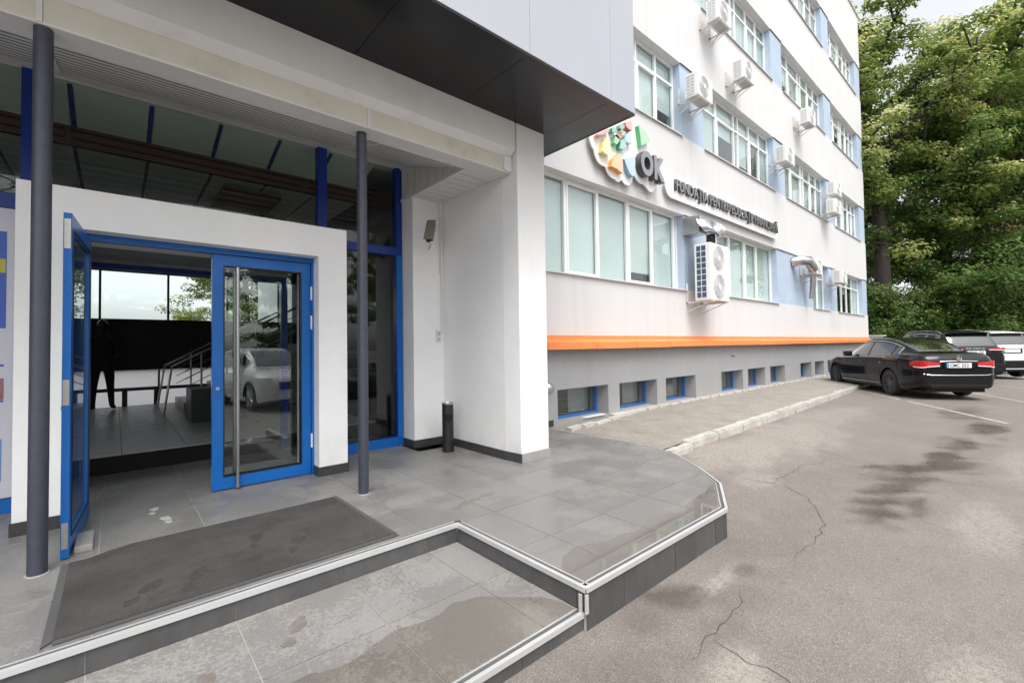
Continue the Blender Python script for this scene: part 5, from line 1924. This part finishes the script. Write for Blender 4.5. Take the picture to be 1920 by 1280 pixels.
# tree behind the hall, seen through the rear windows
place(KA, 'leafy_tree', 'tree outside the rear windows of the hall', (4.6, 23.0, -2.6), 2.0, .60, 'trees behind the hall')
# trees across the car park, seen only as reflections
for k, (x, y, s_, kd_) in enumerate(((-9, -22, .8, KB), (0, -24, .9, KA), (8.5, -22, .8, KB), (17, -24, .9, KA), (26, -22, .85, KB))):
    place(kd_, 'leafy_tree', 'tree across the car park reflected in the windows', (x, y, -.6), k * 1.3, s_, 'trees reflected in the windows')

# far pale building glimpsed between the trees and a cabinet at the block's end
fb = thing('distant_house', (66, 2.5, -.2), 'pale distant building glimpsed between the trees', 'building')
MB().box(62, 74, -2, 6, -.3, 11).build('wall', M['facade'], fb)
for z in (2, 5, 8):
    for y in (-.8, 1.6, 4.0):
        MB().box(61.93, 61.99, y, y + 1.2, z, z + 1.5).build('window', M['room'], fb)
MB().prism([(-2.3, 11.0), (6.3, 11.0), (2, 13)], 'x', 61.6, 74.4).build('roof', M['rust'], fb)
cb = thing('utility_cabinet', (31.0, 5.6, -.2), 'small white cabinet standing at the far corner of the office block', 'cabinet')
MB().box(30.6, 31.4, 5.1, 5.9, -.2, 1.60).build('case', M['cabinet'], cb, bevel=.02)
MB().box(30.5, 31.5, 5.0, 6.0, 1.60, 1.66).build('lid', M['sill'], cb)

# ------------------------------------------------------------------ person in the hall
def skin_body(name, mat, joints, edges_, parent, root):
    me = bpy.data.meshes.new(name)
    idx = {k: i for i, k in enumerate(joints)}
    me.from_pydata([joints[k][0] for k in joints], [(idx[a], idx[b]) for a, b in edges_], [])
    me.materials.append(mat)
    o = bpy.data.objects.new(name, me)
    COL.objects.link(o)
    sk = o.modifiers.new('skin', 'SKIN')
    for k, i in idx.items():
        rr = joints[k][1]
        me.skin_vertices[0].data[i].radius = (rr, rr) if not isinstance(rr, tuple) else rr
        me.skin_vertices[0].data[i].use_root = (k == root)
    sk.use_smooth_shade = True
    sb = o.modifiers.new('sub', 'SUBSURF')
    sb.levels = sb.render_levels = 2
    o.parent = parent
    return o


per = thing('person', (-.2, 12.12, .206), 'person in dark shirt and trousers standing with back turned in the hall', 'person')
shirt = pm('dark_shirt', (.02, .02, .022), .9)
skin = pm('skin', (.35, .22, .16), .6)
J = {'pel': ((0, 0, .93), (.16, .11)), 'waist': ((0, .01, 1.06), (.145, .10)), 'chest': ((0, .02, 1.28), (.175, .115)), 'neckb': ((0, .03, 1.45), (.10, .08)), 'neck': ((0, .05, 1.53), .058), 'head': ((0, .075, 1.63), (.078, .095)), 'crown': ((0, .07, 1.74), (.062, .075)),
     'lhip': ((-.10, 0, .88), .105), 'lknee': ((-.125, .02, .49), .066), 'lank': ((-.14, -.01, .09), .045), 'ltoe': ((-.16, .14, .035), .036),
     'rhip': ((.10, 0, .88), .105), 'rknee': ((.125, .03, .49), .066), 'rank': ((.15, 0, .09), .045), 'rtoe': ((.19, .15, .035), .036),
     'lsh': ((-.19, .02, 1.40), .062), 'lel': ((-.25, .06, 1.12), .045), 'lwr': ((-.16, .24, 1.05), .032), 'lha': ((-.10, .31, 1.06), .036),
     'rsh': ((.19, .02, 1.40), .062), 'rel': ((.25, .06, 1.12), .045), 'rwr': ((.16, .24, 1.05), .032), 'rha': ((.10, .31, 1.06), .036)}
ED = [('pel', 'waist'), ('waist', 'chest'), ('chest', 'neckb'), ('neckb', 'neck'), ('neck', 'head'), ('head', 'crown'), ('pel', 'lhip'), ('lhip', 'lknee'), ('lknee', 'lank'), ('lank', 'ltoe'), ('pel', 'rhip'), ('rhip', 'rknee'), ('rknee', 'rank'), ('rank', 'rtoe'),
      ('neckb', 'lsh'), ('lsh', 'lel'), ('lel', 'lwr'), ('lwr', 'lha'), ('neckb', 'rsh'), ('rsh', 'rel'), ('rel', 'rwr'), ('rwr', 'rha')]
for s_, lw in ((-1, 'lha'), (1, 'rha')):
    hx, hy, hz = J[lw][0]
    for q in range(4):
        a, b = '%sf%d' % (lw, q), '%sg%d' % (lw, q)
        J[a] = ((hx - s_ * .035, hy + .03, hz + .03 - .02 * q), .010)
        J[b] = ((hx - s_ * .07, hy + .035, hz + .026 - .019 * q), .008)
        ED += [(lw, a), (a, b)]
    J[lw + 't'] = ((hx - s_ * .02, hy + .045, hz + .055), .010)
    ED.append((lw, lw + 't'))
skin_body('body', shirt, J, ED, per, 'pel')
bm = bmesh.new()
bmesh.ops.create_uvsphere(bm, u_segments=20, v_segments=12, radius=1)
for v in bm.verts:
    v.co = Vector((v.co.x * .088, v.co.y * .105 + .06, max(v.co.z, -.35) * .115 + 1.70))
me = bpy.data.meshes.new('hair')
bm.to_mesh(me)
bm.free()
me.materials.append(M['black'])
hr = bpy.data.objects.new('hair', me)
COL.objects.link(hr)
hr.parent = per
